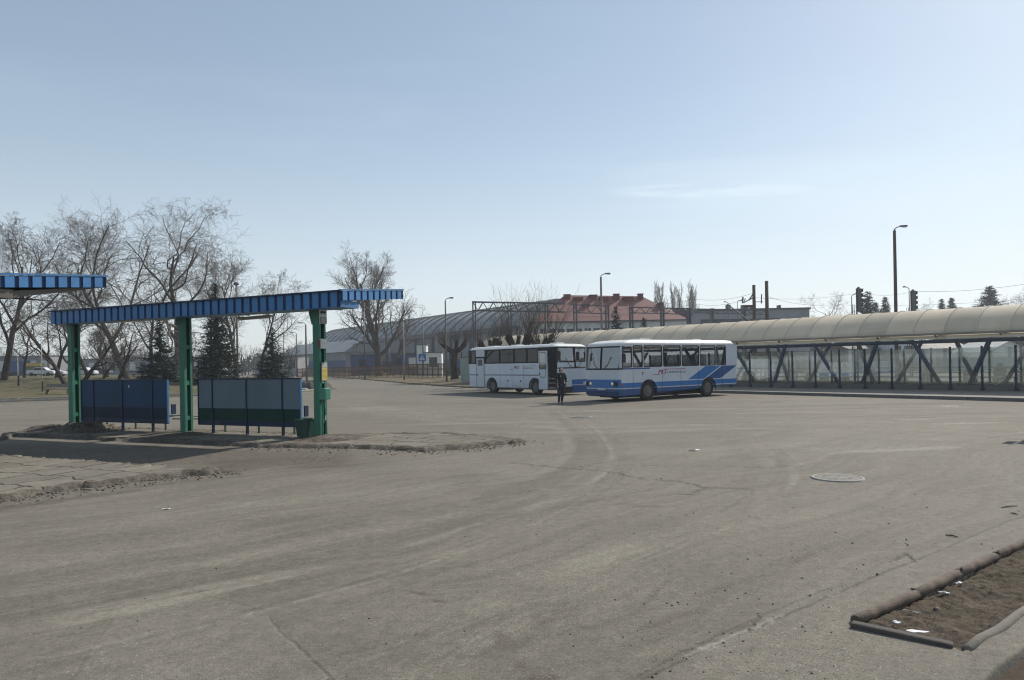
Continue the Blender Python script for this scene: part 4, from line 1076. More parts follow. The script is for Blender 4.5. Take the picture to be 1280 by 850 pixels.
# livery of the coach with blue bands: painted stripes in its own coordinates
def livery_h9():
    m = M('banded_paint'); x_, y_, z_ = m.xyz(); s = x_*-1
    n1 = m.noise(1.2, 5, .6); n2 = m.noise(6, 4, .7)
    white = m.mix(n1.step(.3, .7), (.52, .56, .62), (.60, .63, .68))
    blue = (.018, .15, .42); navy = (.010, .075, .24)
    top = X(m.nt, (s*.0+.90).v)
    c = m.mix(z_.lt(.90), white, blue)
    c = m.mix(s.lt(.2)*z_.lt(1.07), c, blue)
    c = m.mix(z_.lt(.64), c, navy)
    c = m.mix(z_.gt(.61)*z_.lt(.655), c, (.55, .57, .6))
    q = s-(z_-.95)*2.15
    inz = z_.gt(.95)*z_.lt(1.625)*y_.abs().gt(1.0)
    c = m.mix(inz*q.gt(5.05)*q.lt(6.32), c, blue)
    c = m.mix(inz*q.gt(6.46)*q.lt(7.75), c, navy)
    c = m.mix(z_.gt(1.55)*z_.lt(1.64)*s.lt(2.2), c, (.02, .06, .22))
    drt_ = (n2*.5+n1*.5).step(.42, .8)*((z_*-1+1.1).step(0, .8))
    c = m.mix(drt_*.55, c, (.16, .14, .12))
    m.color(c); m.set(rough=.38); return m.m
def livery_plain():
    m = M('plain_coach_paint'); x_, y_, z_ = m.xyz(); s = x_*-1
    n1 = m.noise(1.2, 5, .6); n2 = m.noise(5, 4, .7)
    c = m.mix(n1.step(.3, .7), (.56, .61, .69), (.64, .68, .74))
    c = m.mix(z_.gt(1.17)*z_.lt(1.225)*s.gt(.3), c, (.015, .03, .08))
    fr_ = s.lt(.25)*y_.gt(-.25)            # nose: blue bands on the driver's half
    c = m.mix(fr_*z_.lt(.92)*z_.gt(.62), c, (.018, .14, .42)); c = m.mix(fr_*z_.lt(.58), c, (.012, .09, .30))
    drt_ = (n2*.5+n1*.5).step(.35, .75)*((z_*-1+1.15).step(0, .7))
    c = m.mix(drt_*.6, c, (.20, .18, .16))
    m.color(c); m.set(rough=.38); return m.m
zT = 2.72; zB0 = 1.64
wl_ = [(.98, 1.68, zB0, zT, 0), (1.74, 3.10, zB0, zT, 1), (3.16, 4.52, zB0, zT, 1), (4.58, 5.98, zB0, zT, 0), (6.04, 7.36, zB0, zT, 1), (7.40, 8.25, zB0, zT, 0)]
LH9 = livery_h9()
spA = dict(seams=(.98, 3.1, 4.5, 5.9, 7.9), nd=1.0, tail=.2, L=9.25, W=1.24, H=3.02, belt=1.62, top=2.74, bow=.14, rf=.22, low=.24, rake=.10, rrake=.22, paint=LH9, pillar=M_buswhite, tint=False, hatches=(2.9, 7.0),
           wheels=(2.07, 6.73), driver=1, wz=(1.58, 2.66), fpil=.24, win={1: [(.16+.1, .93, zB0, 2.62, 0)]+wl_, -1: [(.95, 1.7, zB0, zT, 0)]+wl_[1:]})
busA, noseA = make_bus('white and blue banded bus with a two-pane windshield standing in front, nose towards the man', spA)
def dress_h9(t, nose):
    for s in (1, -1):
        x, y = nose(.86*s, .95, .0); o = MB().box(x-.06, x+.02, y-.25, y+.22, .75, .98).build('headlight', M_dark, t, bevel=.035)
        for dy in (-.10, .10):
            x2, y2 = nose((.86+dy)*s, .86, .0); MB().lathe((x2-.0, y2, .86), [(.085, -.02), (.085, .02), (.001, .03)], 20, 'x').build('lens', M_lamp, o)
            MB().lathe((x2-.0, y2, .86), [(.11, -.03), (.11, .012), (.086, .012)], 20, 'x').build('bezel', M_dark, o)
    m = MB()
    for i in range(12):
        ya = -1.12+2.24*i/12; yb = -1.12+2.24*(i+1)/12; xa, _ = nose(ya, .4, .04); xb, _ = nose(yb, .4, .04); m.bar((xa, ya, .42), (xb, yb, .42), .06, .16)
    m.build('bumper', worn('bumper_blue', (.010, .045, .13), .6, dirt=(.03, .03, .035)), t)
    x, y = nose(.12, .5, .085); MB().box(x-.02, x+.012, -.1, .42, .56, .67).build('number_plate', M_plate, t)
    MB().lathe((-1.65, 1.244, 1.38), [(.05, 0), (.05, .01), (.001, .014)], 16, 'y').build('badge', M_orange, t); MB().lathe((-1.65, 1.244, 1.30), [(.028, 0), (.028, .01), (.001, .012)], 12, 'y').build('filler_cap', M_dark, t)
    mirror(t, (-.28, 1.24, 2.45), (-.10, 1.50, 2.30), .2, .42); mirror(t, (-.1, -1.2, 2.62), (.2, -1.42, 2.45), .2, .4)
    MB().box(-.32, -.2, 1.245, 1.26, .8, .86).build('side_indicator', M_orange, t)
    # lettering on the left side, towards the rear of the first wheel
    fmesh('letters', 'PKS', .30, M_red, t, (-3.05, 1.247, 1.38), (R(90), 0, R(180)), .003, .35, 1.25)
    fmesh('small_letters', 'w OSTROWCU Św. S.A.', .15, M_grey, t, (-4.15, 1.247, 1.36), (R(90), 0, R(180)), .002, .25, .95)
    m = MB(); m.box(-4.85, -3.2, 1.243, 1.249, 1.505, 1.53); m.box(-2.9, -2.35, 1.243, 1.249, 1.245, 1.27); m.build('logo_stroke', M_red, t)
dress_h9(busA, noseA)
fwd = Vector((-.8, -.6, 0)); fwx = Vector((6.7, 35.6, 0))          # near front wheel contact
left = Vector((.6, -.8, 0))
org = fwx-fwd*(-2.07)*1.0-left*1.19
busA.location = (org.x, org.y, 0); busA.rotation_euler.z = math.atan2(fwd.y, fwd.x)
# the same kind of bus parked just outside the right edge of the photo, throwing its shadow in
busC = copy_tree(busA); busC['label'] = 'bus outside the photo at the right whose shadow reaches in'
f3 = Vector((-.69, -.724, 0)); r3 = Vector((-.724, .69, 0)); cA = Vector((13.35, 17.9, 0)); o3 = cA-r3*1.24
busC.location = (o3.x, o3.y, 0); busC.rotation_euler.z = math.atan2(f3.y, f3.x)

sw = (1.97, 2.84)
spB = dict(seams=(1.9, 3.4, 4.6, 5.9, 7.6, 8.6), nd=.5, tail=0, L=9.6, W=1.22, H=3.08, belt=1.94, top=2.86, bow=.10, rf=.25, low=.36, rake=.10, rrake=.10, paint=livery_plain(), pillar=M_black, tint=True, hatches=(1.6, 5.6, 8.2),
           wheels=(2.28, 6.82), driver=1, wz=(1.62, 2.84), fpil=.25,
           win={-1: [(1.95, 3.05, *sw, 0), (3.1, 4.35, *sw, 0), (4.4, 5.9, *sw, 1), (5.95, 7.55, *sw, 0), (8.72, 9.3, 1.96, 2.84, 0)], 1: [(.4, 1.9, *sw, 0), (1.95, 3.7, *sw, 0), (3.75, 5.5, *sw, 0), (5.55, 7.3, *sw, 0), (7.35, 9.2, *sw, 0)]})
busB, noseB = make_bus('plain white bus with dark tinted windows and open front door, behind the man', spB)
W = 1.22; s = -1
def side(name, a, b, z0, z1, mat, par, y=-W-.012, th=.012, bev=.0): return MB().box(-b, -a, y-th, y+th, z0, z1).build(name, mat, par, bevel=bev)
M_black2 = worn('doorway_shade', (.006, .007, .008), .9, 0, .2, 3, dirtamt=.05)
side('doorway_dark_sheet', .22, .98, .42, 2.78, M_black2, busB, -W-.004, .006)  # near-black sheet over the uncut side, paints the unlit doorway
d = side('open_door', .98, 1.82, .34, 2.66, M_buswhite, busB, -W-.07, .02, .02)
fr_ = MB(); frame_rect(fr_, -1.74, -1.08, 1.55, 2.58, -W-.095, .03, .012, .12); fr_.build('door_window', M_black, d); side('door_pane', 1.1, 1.72, 1.57, 2.56, M_busglass, d, -W-.0925, .001)
fr_ = MB(); frame_rect(fr_, -1.7, -1.12, 1.05, 1.95, -W-.094, .03, .01, .2); fr_.build('door_lower_ring', M_black, d)
side('door_handle', 1.68, 1.76, 1.22, 1.32, M_dark, d, -W-.10, .01)
d = side('rear_door', 7.72, 8.56, .40, 2.30, M_buswhite, busB, -W-.012, .012, .015)
fr_ = MB(); frame_rect(fr_, -8.42, -7.86, 1.82, 2.24, -W-.026, .03, .012, .05); fr_.build('door_window', M_black, d); side('door_pane', 7.88, 8.4, 1.84, 2.22, M_tint, d, -W-.0255, .001)
side('door_handle', 8.4, 8.48, 1.15, 1.25, M_dark, d, -W-.03, .01)
side('upper_panel', 7.62, 8.64, 2.42, 2.86, M_buswhite, busB, -W-.004, .01)
m = MB(); m.box(-8.60, -8.56, -W-.018, -W+.01, .4, 2.3); m.box(-7.72, -7.69, -W-.018, -W+.01, .4, 2.3); m.build('door_gap', M_black, busB)
for xs in (3.7, 5.05): MB().lathe((-xs, -W-.001, .82), [(.06, 0), (.06, -.012), (.001, -.014)], 14, 'y').build('side_hatch_lock', M_dark, busB)
for k in range(3): side('entry_step', .3, .92, .45+.28*k, .47+.28*k, M_chrome, busB, -W-.02, .02)
m = MB()
for i in range(6):
    ya = -1.2+.95*i/6; yb = -1.2+.95*(i+1)/6; xa, y1_ = noseB(ya, .4, .03); xb, y2_ = noseB(yb, .4, .03); m.bar((xa, y1_, .32), (xb, y2_, .32), .06, .36)
m.build('bumper', M_dark, busB)
m = MB()
for i in range(6):
    ya = -.25+1.45*i/6; yb = -.25+1.45*(i+1)/6; xa, y1_ = noseB(ya, .4, .03); xb, y2_ = noseB(yb, .4, .03); m.bar((xa, y1_, .32), (xb, y2_, .32), .06, .36)
m.build('bumper', worn('blue_bumper', (.025, .09, .28), .5), busB)
for s_ in (-1, 1):
    x, y = noseB(.85*s_, .7, .0); o = MB().box(x-.05, x+.02, y-.17, y+.17, .60, .76).build('headlight', M_lamp, busB, bevel=.02)
fr_ = MB()
pts = [(*noseB(y, z, .02), z) for y, z in [(.05, 1.66), (.05, 2.72), (.12, 2.79), (1.05, 2.79), (1.1, 2.72), (1.1, 1.66), (.05, 1.66)]]
fr_.tube(pts, .03, 6); fr_.build('windshield_surround', M_black, busB)
mirror(busB, (-.1, -1.2, 2.75), (.16, -1.36, 2.62), .2, .55); mirror(busB, (-.1, 1.2, 2.75), (.16, 1.4, 2.62), .2, .5)
fmesh('letters', 'PKS', .27, M_red, busB, (-4.15, -W-.004, 1.66), (R(90), 0, 0), .003, .35, 1.3)
fmesh('small_letters', 'w OSTROWCU Św. S.A.', .12, M_grey, busB, (-2.95, -W-.004, 1.62), (R(90), 0, 0), .002, .2, .85)
m = MB(); m.box(-3.5, -2.2, -W-.006, -W-.001, 1.75, 1.775); m.box(-4.95, -4.5, -W-.006, -W-.001, 1.55, 1.575); m.build('logo_stroke', M_red, busB)
d2 = Vector((.6, -.8, 0)); near = Vector((2.75, 42.0, 0)); rt = Vector((-.8, -.6, 0)); o2 = near-rt*1.22
busB.location = (o2.x, o2.y, 0); busB.rotation_euler.z = math.atan2(d2.y, d2.x)
# ------------------------------------------------------------------ person
M_skin = worn('skin', (.42, .25, .18), .6, 0, .08, 8, dirtamt=0)
M_jacket = worn('dark_jacket', (.016, .017, .022), .8, 0, .3, 10, dirtamt=0); M_trouser = worn('dark_trousers', (.022, .026, .045), .85, 0, .3, 10, dirtamt=0)
M_shoe = worn('dark_shoes', (.012, .011, .011), .6); M_hair = worn('dark_hair', (.02, .014, .010), .7)
def skin(name, V, E, Rr, mat, parent, root=0, sub=2):
    me = bpy.data.meshes.new(name); me.from_pydata(V, E, []); o = bpy.data.objects.new(name, me); COL.objects.link(o); o.parent = parent
    md = o.modifiers.new('skin', 'SKIN')
    sv = me.skin_vertices[0].data
    for i, r_ in enumerate(Rr):
        sv[i].radius = r_ if isinstance(r_, tuple) else (r_, r_); sv[i].use_root = (i == root)
    md.use_smooth_shade = True; o.modifiers.new('sub', 'SUBSURF').levels = sub; o.modifiers['sub'].render_levels = sub
    me.materials.append(mat)
    dg = bpy.context.evaluated_depsgraph_get(); m2 = bpy.data.meshes.new_from_object(o.evaluated_get(dg)); o.modifiers.clear(); o.data = m2
    return o
pp_ = G(702, 505.5)
man = thing('person', 'man in dark jacket and trousers walking on the yard beside the buses', 'person', (pp_.x, pp_.y, 0), R(20))
# local: faces -y (towards the viewer), x to the viewer's right
J = {'pel': (0, 0, .92), 'spine': (0, .01, 1.10), 'chest': (0, .01, 1.30), 'neck0': (0, .015, 1.45), 'neck': (0, .0, 1.53), 'head': (0, -.015, 1.60), 'top': (0, -.01, 1.69),
     'shl': (-.17, .01, 1.40), 'ell': (-.25, .03, 1.14), 'wrl': (-.22, -.07, .93), 'shr': (.17, .01, 1.40), 'elr': (.27, .06, 1.15), 'wrr': (.21, -.08, .98),
     'hil': (-.09, 0, .88), 'knl': (-.12, -.05, .50), 'anl': (-.15, -.02, .10), 'tol': (-.16, -.15, .04), 'hir': (.09, 0, .88), 'knr': (.08, .03, .49), 'anr': (.07, .14, .11), 'tor': (.08, .02, .045)}
K = list(J); ix = {k: i for i, k in enumerate(K)}
Rr = dict(pel=(.14, .10), spine=(.12, .09), chest=(.14, .10), neck0=(.07, .06), neck=.052, head=(.078, .092), top=(.06, .07), shl=.055, ell=.038, wrl=.026, shr=.055, elr=.038, wrr=.026,
          hil=.08, knl=.055, anl=.038, tol=.03, hir=.08, knr=.055, anr=.038, tor=.03)
Ed = [('pel', 'spine'), ('spine', 'chest'), ('chest', 'neck0'), ('neck0', 'neck'), ('neck', 'head'), ('head', 'top'), ('chest', 'shl'), ('shl', 'ell'), ('ell', 'wrl'), ('chest', 'shr'), ('shr', 'elr'), ('elr', 'wrr'),
      ('pel', 'hil'), ('hil', 'knl'), ('knl', 'anl'), ('anl', 'tol'), ('pel', 'hir'), ('hir', 'knr'), ('knr', 'anr'), ('anr', 'tor')]
V = [J[k] for k in K]; E = [(ix[a], ix[b]) for a, b in Ed]; RR_ = [Rr[k] for k in K]
# hands: palm plus five fingers each
for sd, wr in ((-1, 'wrl'), (1, 'wrr')):
    p0 = Vector(J[wr]); dn = Vector((-.02*sd, -.03, -.07)); pi_ = len(V); V.append(tuple(p0+dn)); RR_.append((.030, .018)); E.append((ix[wr], pi_))
    for f in range(4):
        off = Vector((0, (f-1.5)*.02, 0)); a = p0+dn+off+Vector((0, 0, -.035)); b = a+Vector((-.012*sd, 0, -.035-.004*(f in (1, 2)))); c_ = b+Vector((-.016*sd, 0, -.022))
        i0 = len(V); V += [tuple(a), tuple(b), tuple(c_)]; RR_ += [.009, .0085, .007]; E += [(pi_, i0), (i0, i0+1), (i0+1, i0+2)]
    a = p0+dn*.5+Vector((0, -.032, -.01)); b = a+Vector((-.004*sd, -.012, -.035)); i0 = len(V); V += [tuple(a), tuple(b)]; RR_ += [.011, .009]; E += [(pi_, i0), (i0, i0+1)]
bd = skin('body', V, E, RR_, M_skin, man)
def sub_skin(name, ks, scale, mat, extra=None, parent=man):
    ii = {k: i for i, k in enumerate(ks)}
    V2 = [extra.get(k, J.get(k)) if extra else J[k] for k in ks]; E2 = [(ii[a], ii[b]) for a, b in Ed if a in ii and b in ii]
    R2 = [tuple(x+scale for x in Rr[k]) if isinstance(Rr[k], tuple) else Rr[k]+scale for k in ks]
    return skin(name, V2, E2, R2, mat, parent)
jk = sub_skin('jacket', ['pel', 'spine', 'chest', 'neck0', 'shl', 'ell', 'wrl', 'shr', 'elr', 'wrr'], .026, M_jacket, {'pel': (0, 0, .86), 'wrl': (-.225, -.055, .96), 'wrr': (.22, -.06, 1.01)})
sub_skin('trousers', ['pel', 'hil', 'knl', 'anl', 'hir', 'knr', 'anr'], .018, M_trouser)
for a, b in (('anl', 'tol'), ('anr', 'tor')):
    skin('shoe', [J[a], tuple((Vector(J[a])+Vector(J[b]))/2-Vector((0, 0, .02))), J[b]], [(0, 1), (1, 2)], [.05, .045, .04], M_shoe, man)
skin('hair', [(0, .035, 1.60), (0, .02, 1.68), (0, -.03, 1.715), (0, .05, 1.545)], [(0, 1), (1, 2), (0, 3)], [(.085, .07), (.085, .07), (.06, .03), (.06, .04)], M_hair, man)
hd = MB()
for s in (-1, 1): hd.lathe((s*.03, -.098, 1.615), [(.001, -.004), (.011, 0), (.001, .006)], 8, 'y')
hd.build('eye', M_ink, man); MB().tube([(0, -.095, 1.62), (0, -.122, 1.585), (0, -.10, 1.575)], [.008, .013, .01], 6).build('nose', M_skin, man, True)
MB().box(-.024, .024, -.105, -.092, 1.547, 1.553).build('mouth', worn('lips', (.25, .08, .07), .6), man)
for s in (-1, 1): MB().lathe((s*.082, .0, 1.60), [(.012, -.012), (.024, 0), (.012, .012)], 10, 'x').build('ear', M_skin, man, True)
m = MB(); m.box(-.085, -.045, -.128, -.118, 1.30, 1.33); m.build('badge', M_white, man)
m = MB(); m.box(.24, .262, -.13, -.11, 1.10, 1.18); m.build('paper', M_white, man)

# ------------------------------------------------------------------ trees
def barkmat(name, c1, c2):
    m = M(name); n1 = m.noise(3, 4, .6, vec=m.mapping(m.geo(), (1, 1, .3))); c = m.mix(n1.step(.3, .7), c1, c2); m.color(c); m.set(rough=.95, spec=.1); return m.m
M_bark = barkmat('bark', (.055, .045, .038), (.11, .095, .08)); M_twig = barkmat('twigs', (.12, .105, .088), (.19, .168, .142))
M_barkd = barkmat('dark_bark', (.035, .028, .023), (.07, .058, .048)); M_twigd = barkmat('dark_twigs', (.085, .069, .056), (.14, .116, .095))
M_needle = barkmat('needles', (.018, .034, .024), (.045, .065, .042)); M_needle_far = barkmat('far_needles', (.025, .04, .032), (.045, .06, .045))
def grow(seed, H, r0, nch=(5, 6, 6, 5), dense=1.0, wig=(.10, .17, .24, .30), trop=(.06, .10, .06, .02), ratio=(.62, .6, .55, .5), ang=(45, 45, 50, 50), start=(.3, .25, .2, .15), lean=(0, 0), nseg=(9, 7, 5, 3), trunk_frac=.62, rmin=.011, droop=0.0):
    q = random.Random(seed); segs = {i: [] for i in range(5)}
    def br(p, d, L, r, lev):
        n = nseg[min(lev, 3)] if lev < 4 else 2; st = L/n; N = nch[lev] if lev < len(nch) else 0
        want = [start[min(lev, 3)]+(1-start[min(lev, 3)])*((k+q.random()*.8)/max(1, N)) for k in range(N)]; wi = 0; r_end = max(rmin*.6, r*(.28 if lev else .22)); az = q.random()*6.28
        for i in range(n):
            w_ = wig[min(lev, 3)]
            d = (d+Vector((q.gauss(0, w_), q.gauss(0, w_), q.gauss(0, w_*.8)+trop[min(lev, 3)]-(droop*lev*i/n if lev > 1 else 0)))).normalized()
            p2 = p+d*st; ra = r+(r_end-r)*i/n; rb_ = r+(r_end-r)*(i+1)/n
            segs[lev].append((p, p2, ra, rb_))
            while wi < N and want[wi] <= (i+1)/n:
                f = want[wi]; wi += 1; az += 2.4+q.uniform(-.5, .5); a_ = R(ang[min(lev, 3)]+q.uniform(-14, 14))
                o1 = d.orthogonal().normalized(); o2_ = d.cross(o1); side_ = o1*math.cos(az)+o2_*math.sin(az)
                nd = (d*math.cos(a_)+side_*math.sin(a_)).normalized(); ff = min(1, max(0, f*n-i)); ps = p.lerp(p2, ff); rr_ = ra+(rb_-ra)*ff
                br(ps, nd, L*ratio[min(lev, 3)]*(1.15-.55*f)*q.uniform(.75, 1.2), max(rmin, rr_*.62), lev+1)
            p = p2
    br(Vector((0, 0, -.1)), Vector((lean[0], lean[1], 1)).normalized(), H*trunk_frac, r0, 0)
    top = max(s[1].z for l in segs.values() for s in l); k = H/top
    return {l: [(a*k, b*k, c, d) for a, b, c, d in v] for l, v in segs.items()}
def bare_tree(label, px, py_top, base, seed, r0, group, mats=(M_bark, M_twig), name='bare_tree', **kw):
    H = P(px, py_top, base.y).z-base.z
    s = grow(seed, H, r0, **kw); t = thing(name, label, 'tree', tuple(base), 0, group)
    tubes_np('trunk', s[0]+s[1], 7, mats[0], t); tubes_np('crown', s[2]+s[3]+s[4], 3, mats[1], t)
    return t
def at(px, Y, zf=None):
    x = ray(px, 455)[0]*Y; z = zf(x, Y) if zf else 0.0
    return Vector((x, Y, z))
PK = 'bare trees in the park behind the shelter'
bare_tree('big bare tree at the left edge, its crown rising above the jutting roof', 12, 262, at(4, 74, parkz), 21, .36, PK, (M_barkd, M_twigd), lean=(.12, 0), nch=(9, 9, 8, 7), trunk_frac=.5, ang=(48, 45, 48, 50), ratio=(.75, .62, .55, .5))
bare_tree('tall twisting bare tree with its crown left of the twin tall tree', 152, 248, at(160, 82, parkz), 33, .42, PK, lean=(-.16, 0), nch=(9, 9, 8, 8), wig=(.11, .20, .30, .36), trunk_frac=.55, ang=(42, 45, 55, 55), droop=.10, ratio=(.78, .62, .55, .5))
bare_tree('tall twisting bare tree with its crown above the middle column', 243, 250, at(212, 84, parkz), 57, .42, PK, lean=(.12, 0), nch=(8, 8, 7, 7), wig=(.15, .32, .42, .42), trunk_frac=.55, ang=(42, 45, 55, 55), droop=.10, ratio=(.78, .62, .55, .5))
bare_tree('upright fine-twigged bare tree behind the two right hand spruces', 300, 305, at(296, 92, parkz), 64, .3, PK, nch=(10, 8, 7, 6), ang=(32, 35, 40, 45), trop=(.05, .16, .12, .05))
bare_tree('bare tree between the twin tall trees, lower and darker', 185, 318, at(190, 96, parkz), 71, .3, PK, (M_barkd, M_twigd), nch=(8, 8, 7, 6))
bare_tree('low bare tree leaning left behind the left column', 60, 372, at(84, 60, parkz), 83, .2, PK, (M_barkd, M_twigd), lean=(-.75, 0), nch=(6, 6, 5, 5), trunk_frac=.75)
bare_tree('low bare tree leaning right beneath the left shelter roof', 130, 390, at(104, 66, parkz), 89, .2, PK, (M_barkd, M_twigd), lean=(.7, 0), nch=(6, 6, 5, 5), trunk_frac=.75)
bare_tree('small dark many-stemmed bare tree between the left and middle columns', 150, 395, at(148, 70, parkz), 91, .18, PK, (M_barkd, M_twigd), lean=(.25, 0), nch=(7, 6, 5, 4), start=(.05, .2, .2, .2), ang=(35, 40, 45, 45))
bare_tree('small bare tree standing far back at the left edge under the roof', 35, 388, at(30, 96, parkz), 95, .2, PK, (M_barkd, M_twigd), nch=(7, 6, 5, 4))
bare_tree('bare bushy tree leaning over the grass right of the left column', 118, 402, at(128, 76, parkz), 101, .16, PK, (M_barkd, M_twigd), lean=(.5, 0), nch=(7, 6, 5, 4), start=(.1, .2, .2, .2))
for k, (px, yt, Y, ln, lb) in enumerate([(70, 345, 90, .1, 'medium dark bare tree behind the jutting left roof'), (110, 350, 88, -.2, 'medium bare tree just right of the left column'), (265, 330, 100, .1, 'medium bare tree behind the tallest spruce'), (325, 335, 104, .1, 'fine bare tree behind the smaller spruce'), (135, 400, 100, -.3, 'low bare tree with slanting stem above the dark blue bench panel')]):
    bare_tree(lb, px, yt, at(px, Y, parkz), 640+k, .24, PK, (M_barkd, M_twigd), lean=(ln, 0), nch=(9, 8, 7, 6), ang=(36, 38, 42, 45))
bare_tree('broad single bare tree on the verge right of the right column', 462, 302, at(474, 112, vergez), 118, .62, None, lean=(-.08, 0), nch=(11, 9, 8, 8), start=(.16, .2, .2, .2), ang=(38, 34, 38, 42), trop=(.05, .16, .12, .06), trunk_frac=.6)
bare_tree('slim bare tree at the right side of the broad tree on the verge', 512, 372, at(486, 118, vergez), 127, .26, None, lean=(.35, 0), nch=(8, 6, 5, 4), ang=(30, 35, 40, 45))
for k, (px, yt, Y, sd) in enumerate([(90, 420, 120, 1), (240, 400, 118, 2), (-40, 330, 80, 3), (360, 425, 135, 4)]):
    bare_tree(['thin distant bare tree seen just right of the left column', 'thin distant bare tree behind the middle column', 'bare tree outside the photo beyond the left edge', 'thin distant bare tree left of the right column'][k], px, yt, at(px, Y, parkz), 200+sd, .2, PK, (M_barkd, M_twigd), nch=(7, 6, 5, 4))
# pollarded trees behind the white bus
def pollard(label, px, Y, head, top, seed, shoots=70, spread=.5, up=1.0):
    q = random.Random(seed); b = at(px, Y, vergez if px < 600 else None)
    t = thing('pollard_tree', label, 'tree', tuple(b), 0, 'pollarded trees by the bus park')
    zh = P(px, head, Y).z-b.z; zt = P(px, top, Y).z-b.z; sg = []
    trk_ = [Vector((0, 0, -.1)), Vector((.05, 0, zh*.25)), Vector((-.03, .03, zh*.5)), Vector((.06, 0, zh*.72))]
    for i in range(3): sg.append((trk_[i], trk_[i+1], .46-.05*i, .41-.05*i))
    tw = []
    for k in range(7):
        a = k*.9+q.random(); e = trk_[3]+Vector((math.cos(a)*.9*spread*2, math.sin(a)*.8, zh*.28+q.uniform(-.3, .3))); mdp = (trk_[3]+e)/2+Vector((q.uniform(-.15, .15), 0, -.12))
        sg += [(trk_[3], mdp, .24, .19), (mdp, e, .19, .16), (e, e+Vector((0, 0, .1)), .22, .12)]
        for j in range(shoots//7):
            p = e+Vector((q.gauss(0, .12), q.gauss(0, .12), .05)); d = Vector((q.gauss(0, .34)+math.cos(a)*.4, q.gauss(0, .34)+math.sin(a)*.3, 1)).normalized(); L = (zt-e.z)*q.uniform(.45, 1.05); r = .016
            for s_ in range(4):
                d = (d+Vector((q.gauss(0, .08), q.gauss(0, .08), .1*up))).normalized(); p2 = p+d*L/4; tw.append((p, p2, r*(1-s_*.22), r*(.78-s_*.22)))
                if q.random() < .8: tw.append((p2, p2+(d+Vector((q.gauss(0, .5), q.gauss(0, .5), 0))).normalized()*L*.22, .007, .003))
                p = p2
    tubes_np('trunk', sg, 10, M_barkd, t); tubes_np('crown', tw, 3, M_twigd, t)
pollard('gnarled pollard tree standing alone left of the white bus', 568, 76, 428, 398, 5, 130, .75, .3)
pollard('pollard tree behind the rear of the white bus', 612, 60, 428, 392, 6, 90)
pollard('pollard tree with long shoots behind the middle of the white bus', 648, 57, 424, 362, 7, 110)
pollard('pollard tree with long shoots nearest the front of the white bus', 676, 56, 424, 360, 8, 110)

# conifers
def conifer(label, px, ytop, base, wpx, seed, group=None, cat='tree', name='spruce_tree', mat=M_needle, dens=1.0, dead=0.0):
    q = random.Random(seed); H = P(px, ytop, base.y).z-base.z; W2 = wpx/F_PX*base.y/2
    t = thing(name, label, cat, tuple(base), 0, group)
    tubes_np('trunk', [(Vector((0, 0, -.1)), Vector((0, 0, H*.5)), H*.018+.03, H*.01+.02), (Vector((0, 0, H*.5)), Vector((0, 0, H)), H*.01+.02, .01)], 7, M_barkd, t)
    lk = max(1.0, base.y/70); vs = []; nb = int(H*52*dens)
    for i in range(nb):
        f = ((i+q.random())/nb)**1.25; z = H*(.04+.96*f); L = W2*(1-f)**.85*q.uniform(.6, 1.12)+.06*W2; a = q.random()*6.283
        ca_, sa_ = math.cos(a), math.sin(a); nst = max(3, int(L/.16))
        for s_ in range(nst):
            u = (s_+q.random())/nst; zz = z-L*.42*u+L*.28*u*u*1.4+q.gauss(0, .03); x = ca_*L*u; y = sa_*L*u
            for _ in range(4):
                sz = (.24+.2*q.random())*lk*(.5+.6*(1-f)); dx, dy, dz = q.gauss(0, 1), q.gauss(0, 1), q.gauss(-.35, .5); n_l = math.sqrt(dx*dx+dy*dy+dz*dz)+.01
                dx, dy, dz = dx/n_l*sz+ca_*sz*.6, dy/n_l*sz+sa_*sz*.6, dz/n_l*sz*.8
                w1 = (.09+.05*q.random())*lk*(.5+.6*(1-f))
                vs.append(((x-sa_*w1, y+ca_*w1, zz), (x+sa_*w1, y-ca_*w1, zz-.02), (x+dx, y+dy, zz+dz)))
    A = np.array(vs).reshape(-1, 3); np_mesh('crown', A, np.arange(len(A)).reshape(-1, 3), mat, t)
    return t
SP = 'dark spruces behind the shelter'
conifer('dark spruce between the left bench panel and the middle column', 200, 396, at(200, 70, parkz), 62, 1, SP)
conifer('tallest dark spruce, just right of the middle column', 271, 354, at(271, 68, parkz), 70, 2, SP)
conifer('smaller dark spruce left of the right column', 341, 410, at(341, 72, parkz), 56, 3, SP)
for k, (px, yt, Y, wd, lb) in enumerate([(675, 383, 80, 34, 'dark conifer rising before the red-roofed building near its middle'), (806, 397, 84, 26, 'small dark conifer before the right part of the red-roofed building'),
        (1086, 364, 130, 26, 'dark ragged conifer close to the left signal mast'), (1108, 371, 132, 15, 'slender dark conifer between the signal mast and the tall street lamp'), (1096, 378, 128, 14, 'lowest dark conifer between the ragged and the slender one'),
        (1178, 374, 150, 12, 'small distant conifer right of the right signal mast'), (1191, 372, 150, 15, 'slightly taller distant conifer above the walkway roof'), (1239, 357, 150, 30, 'broad dark conifer above the walkway near the right edge')]):
    if k == 0: px = 771
    conifer(lb, px, yt, at(px, Y), wd*(1.7 if k < 2 else 3.2), 30+k, 'distant conifers above the walkway roof', mat=M_needle_far, dens=.7)
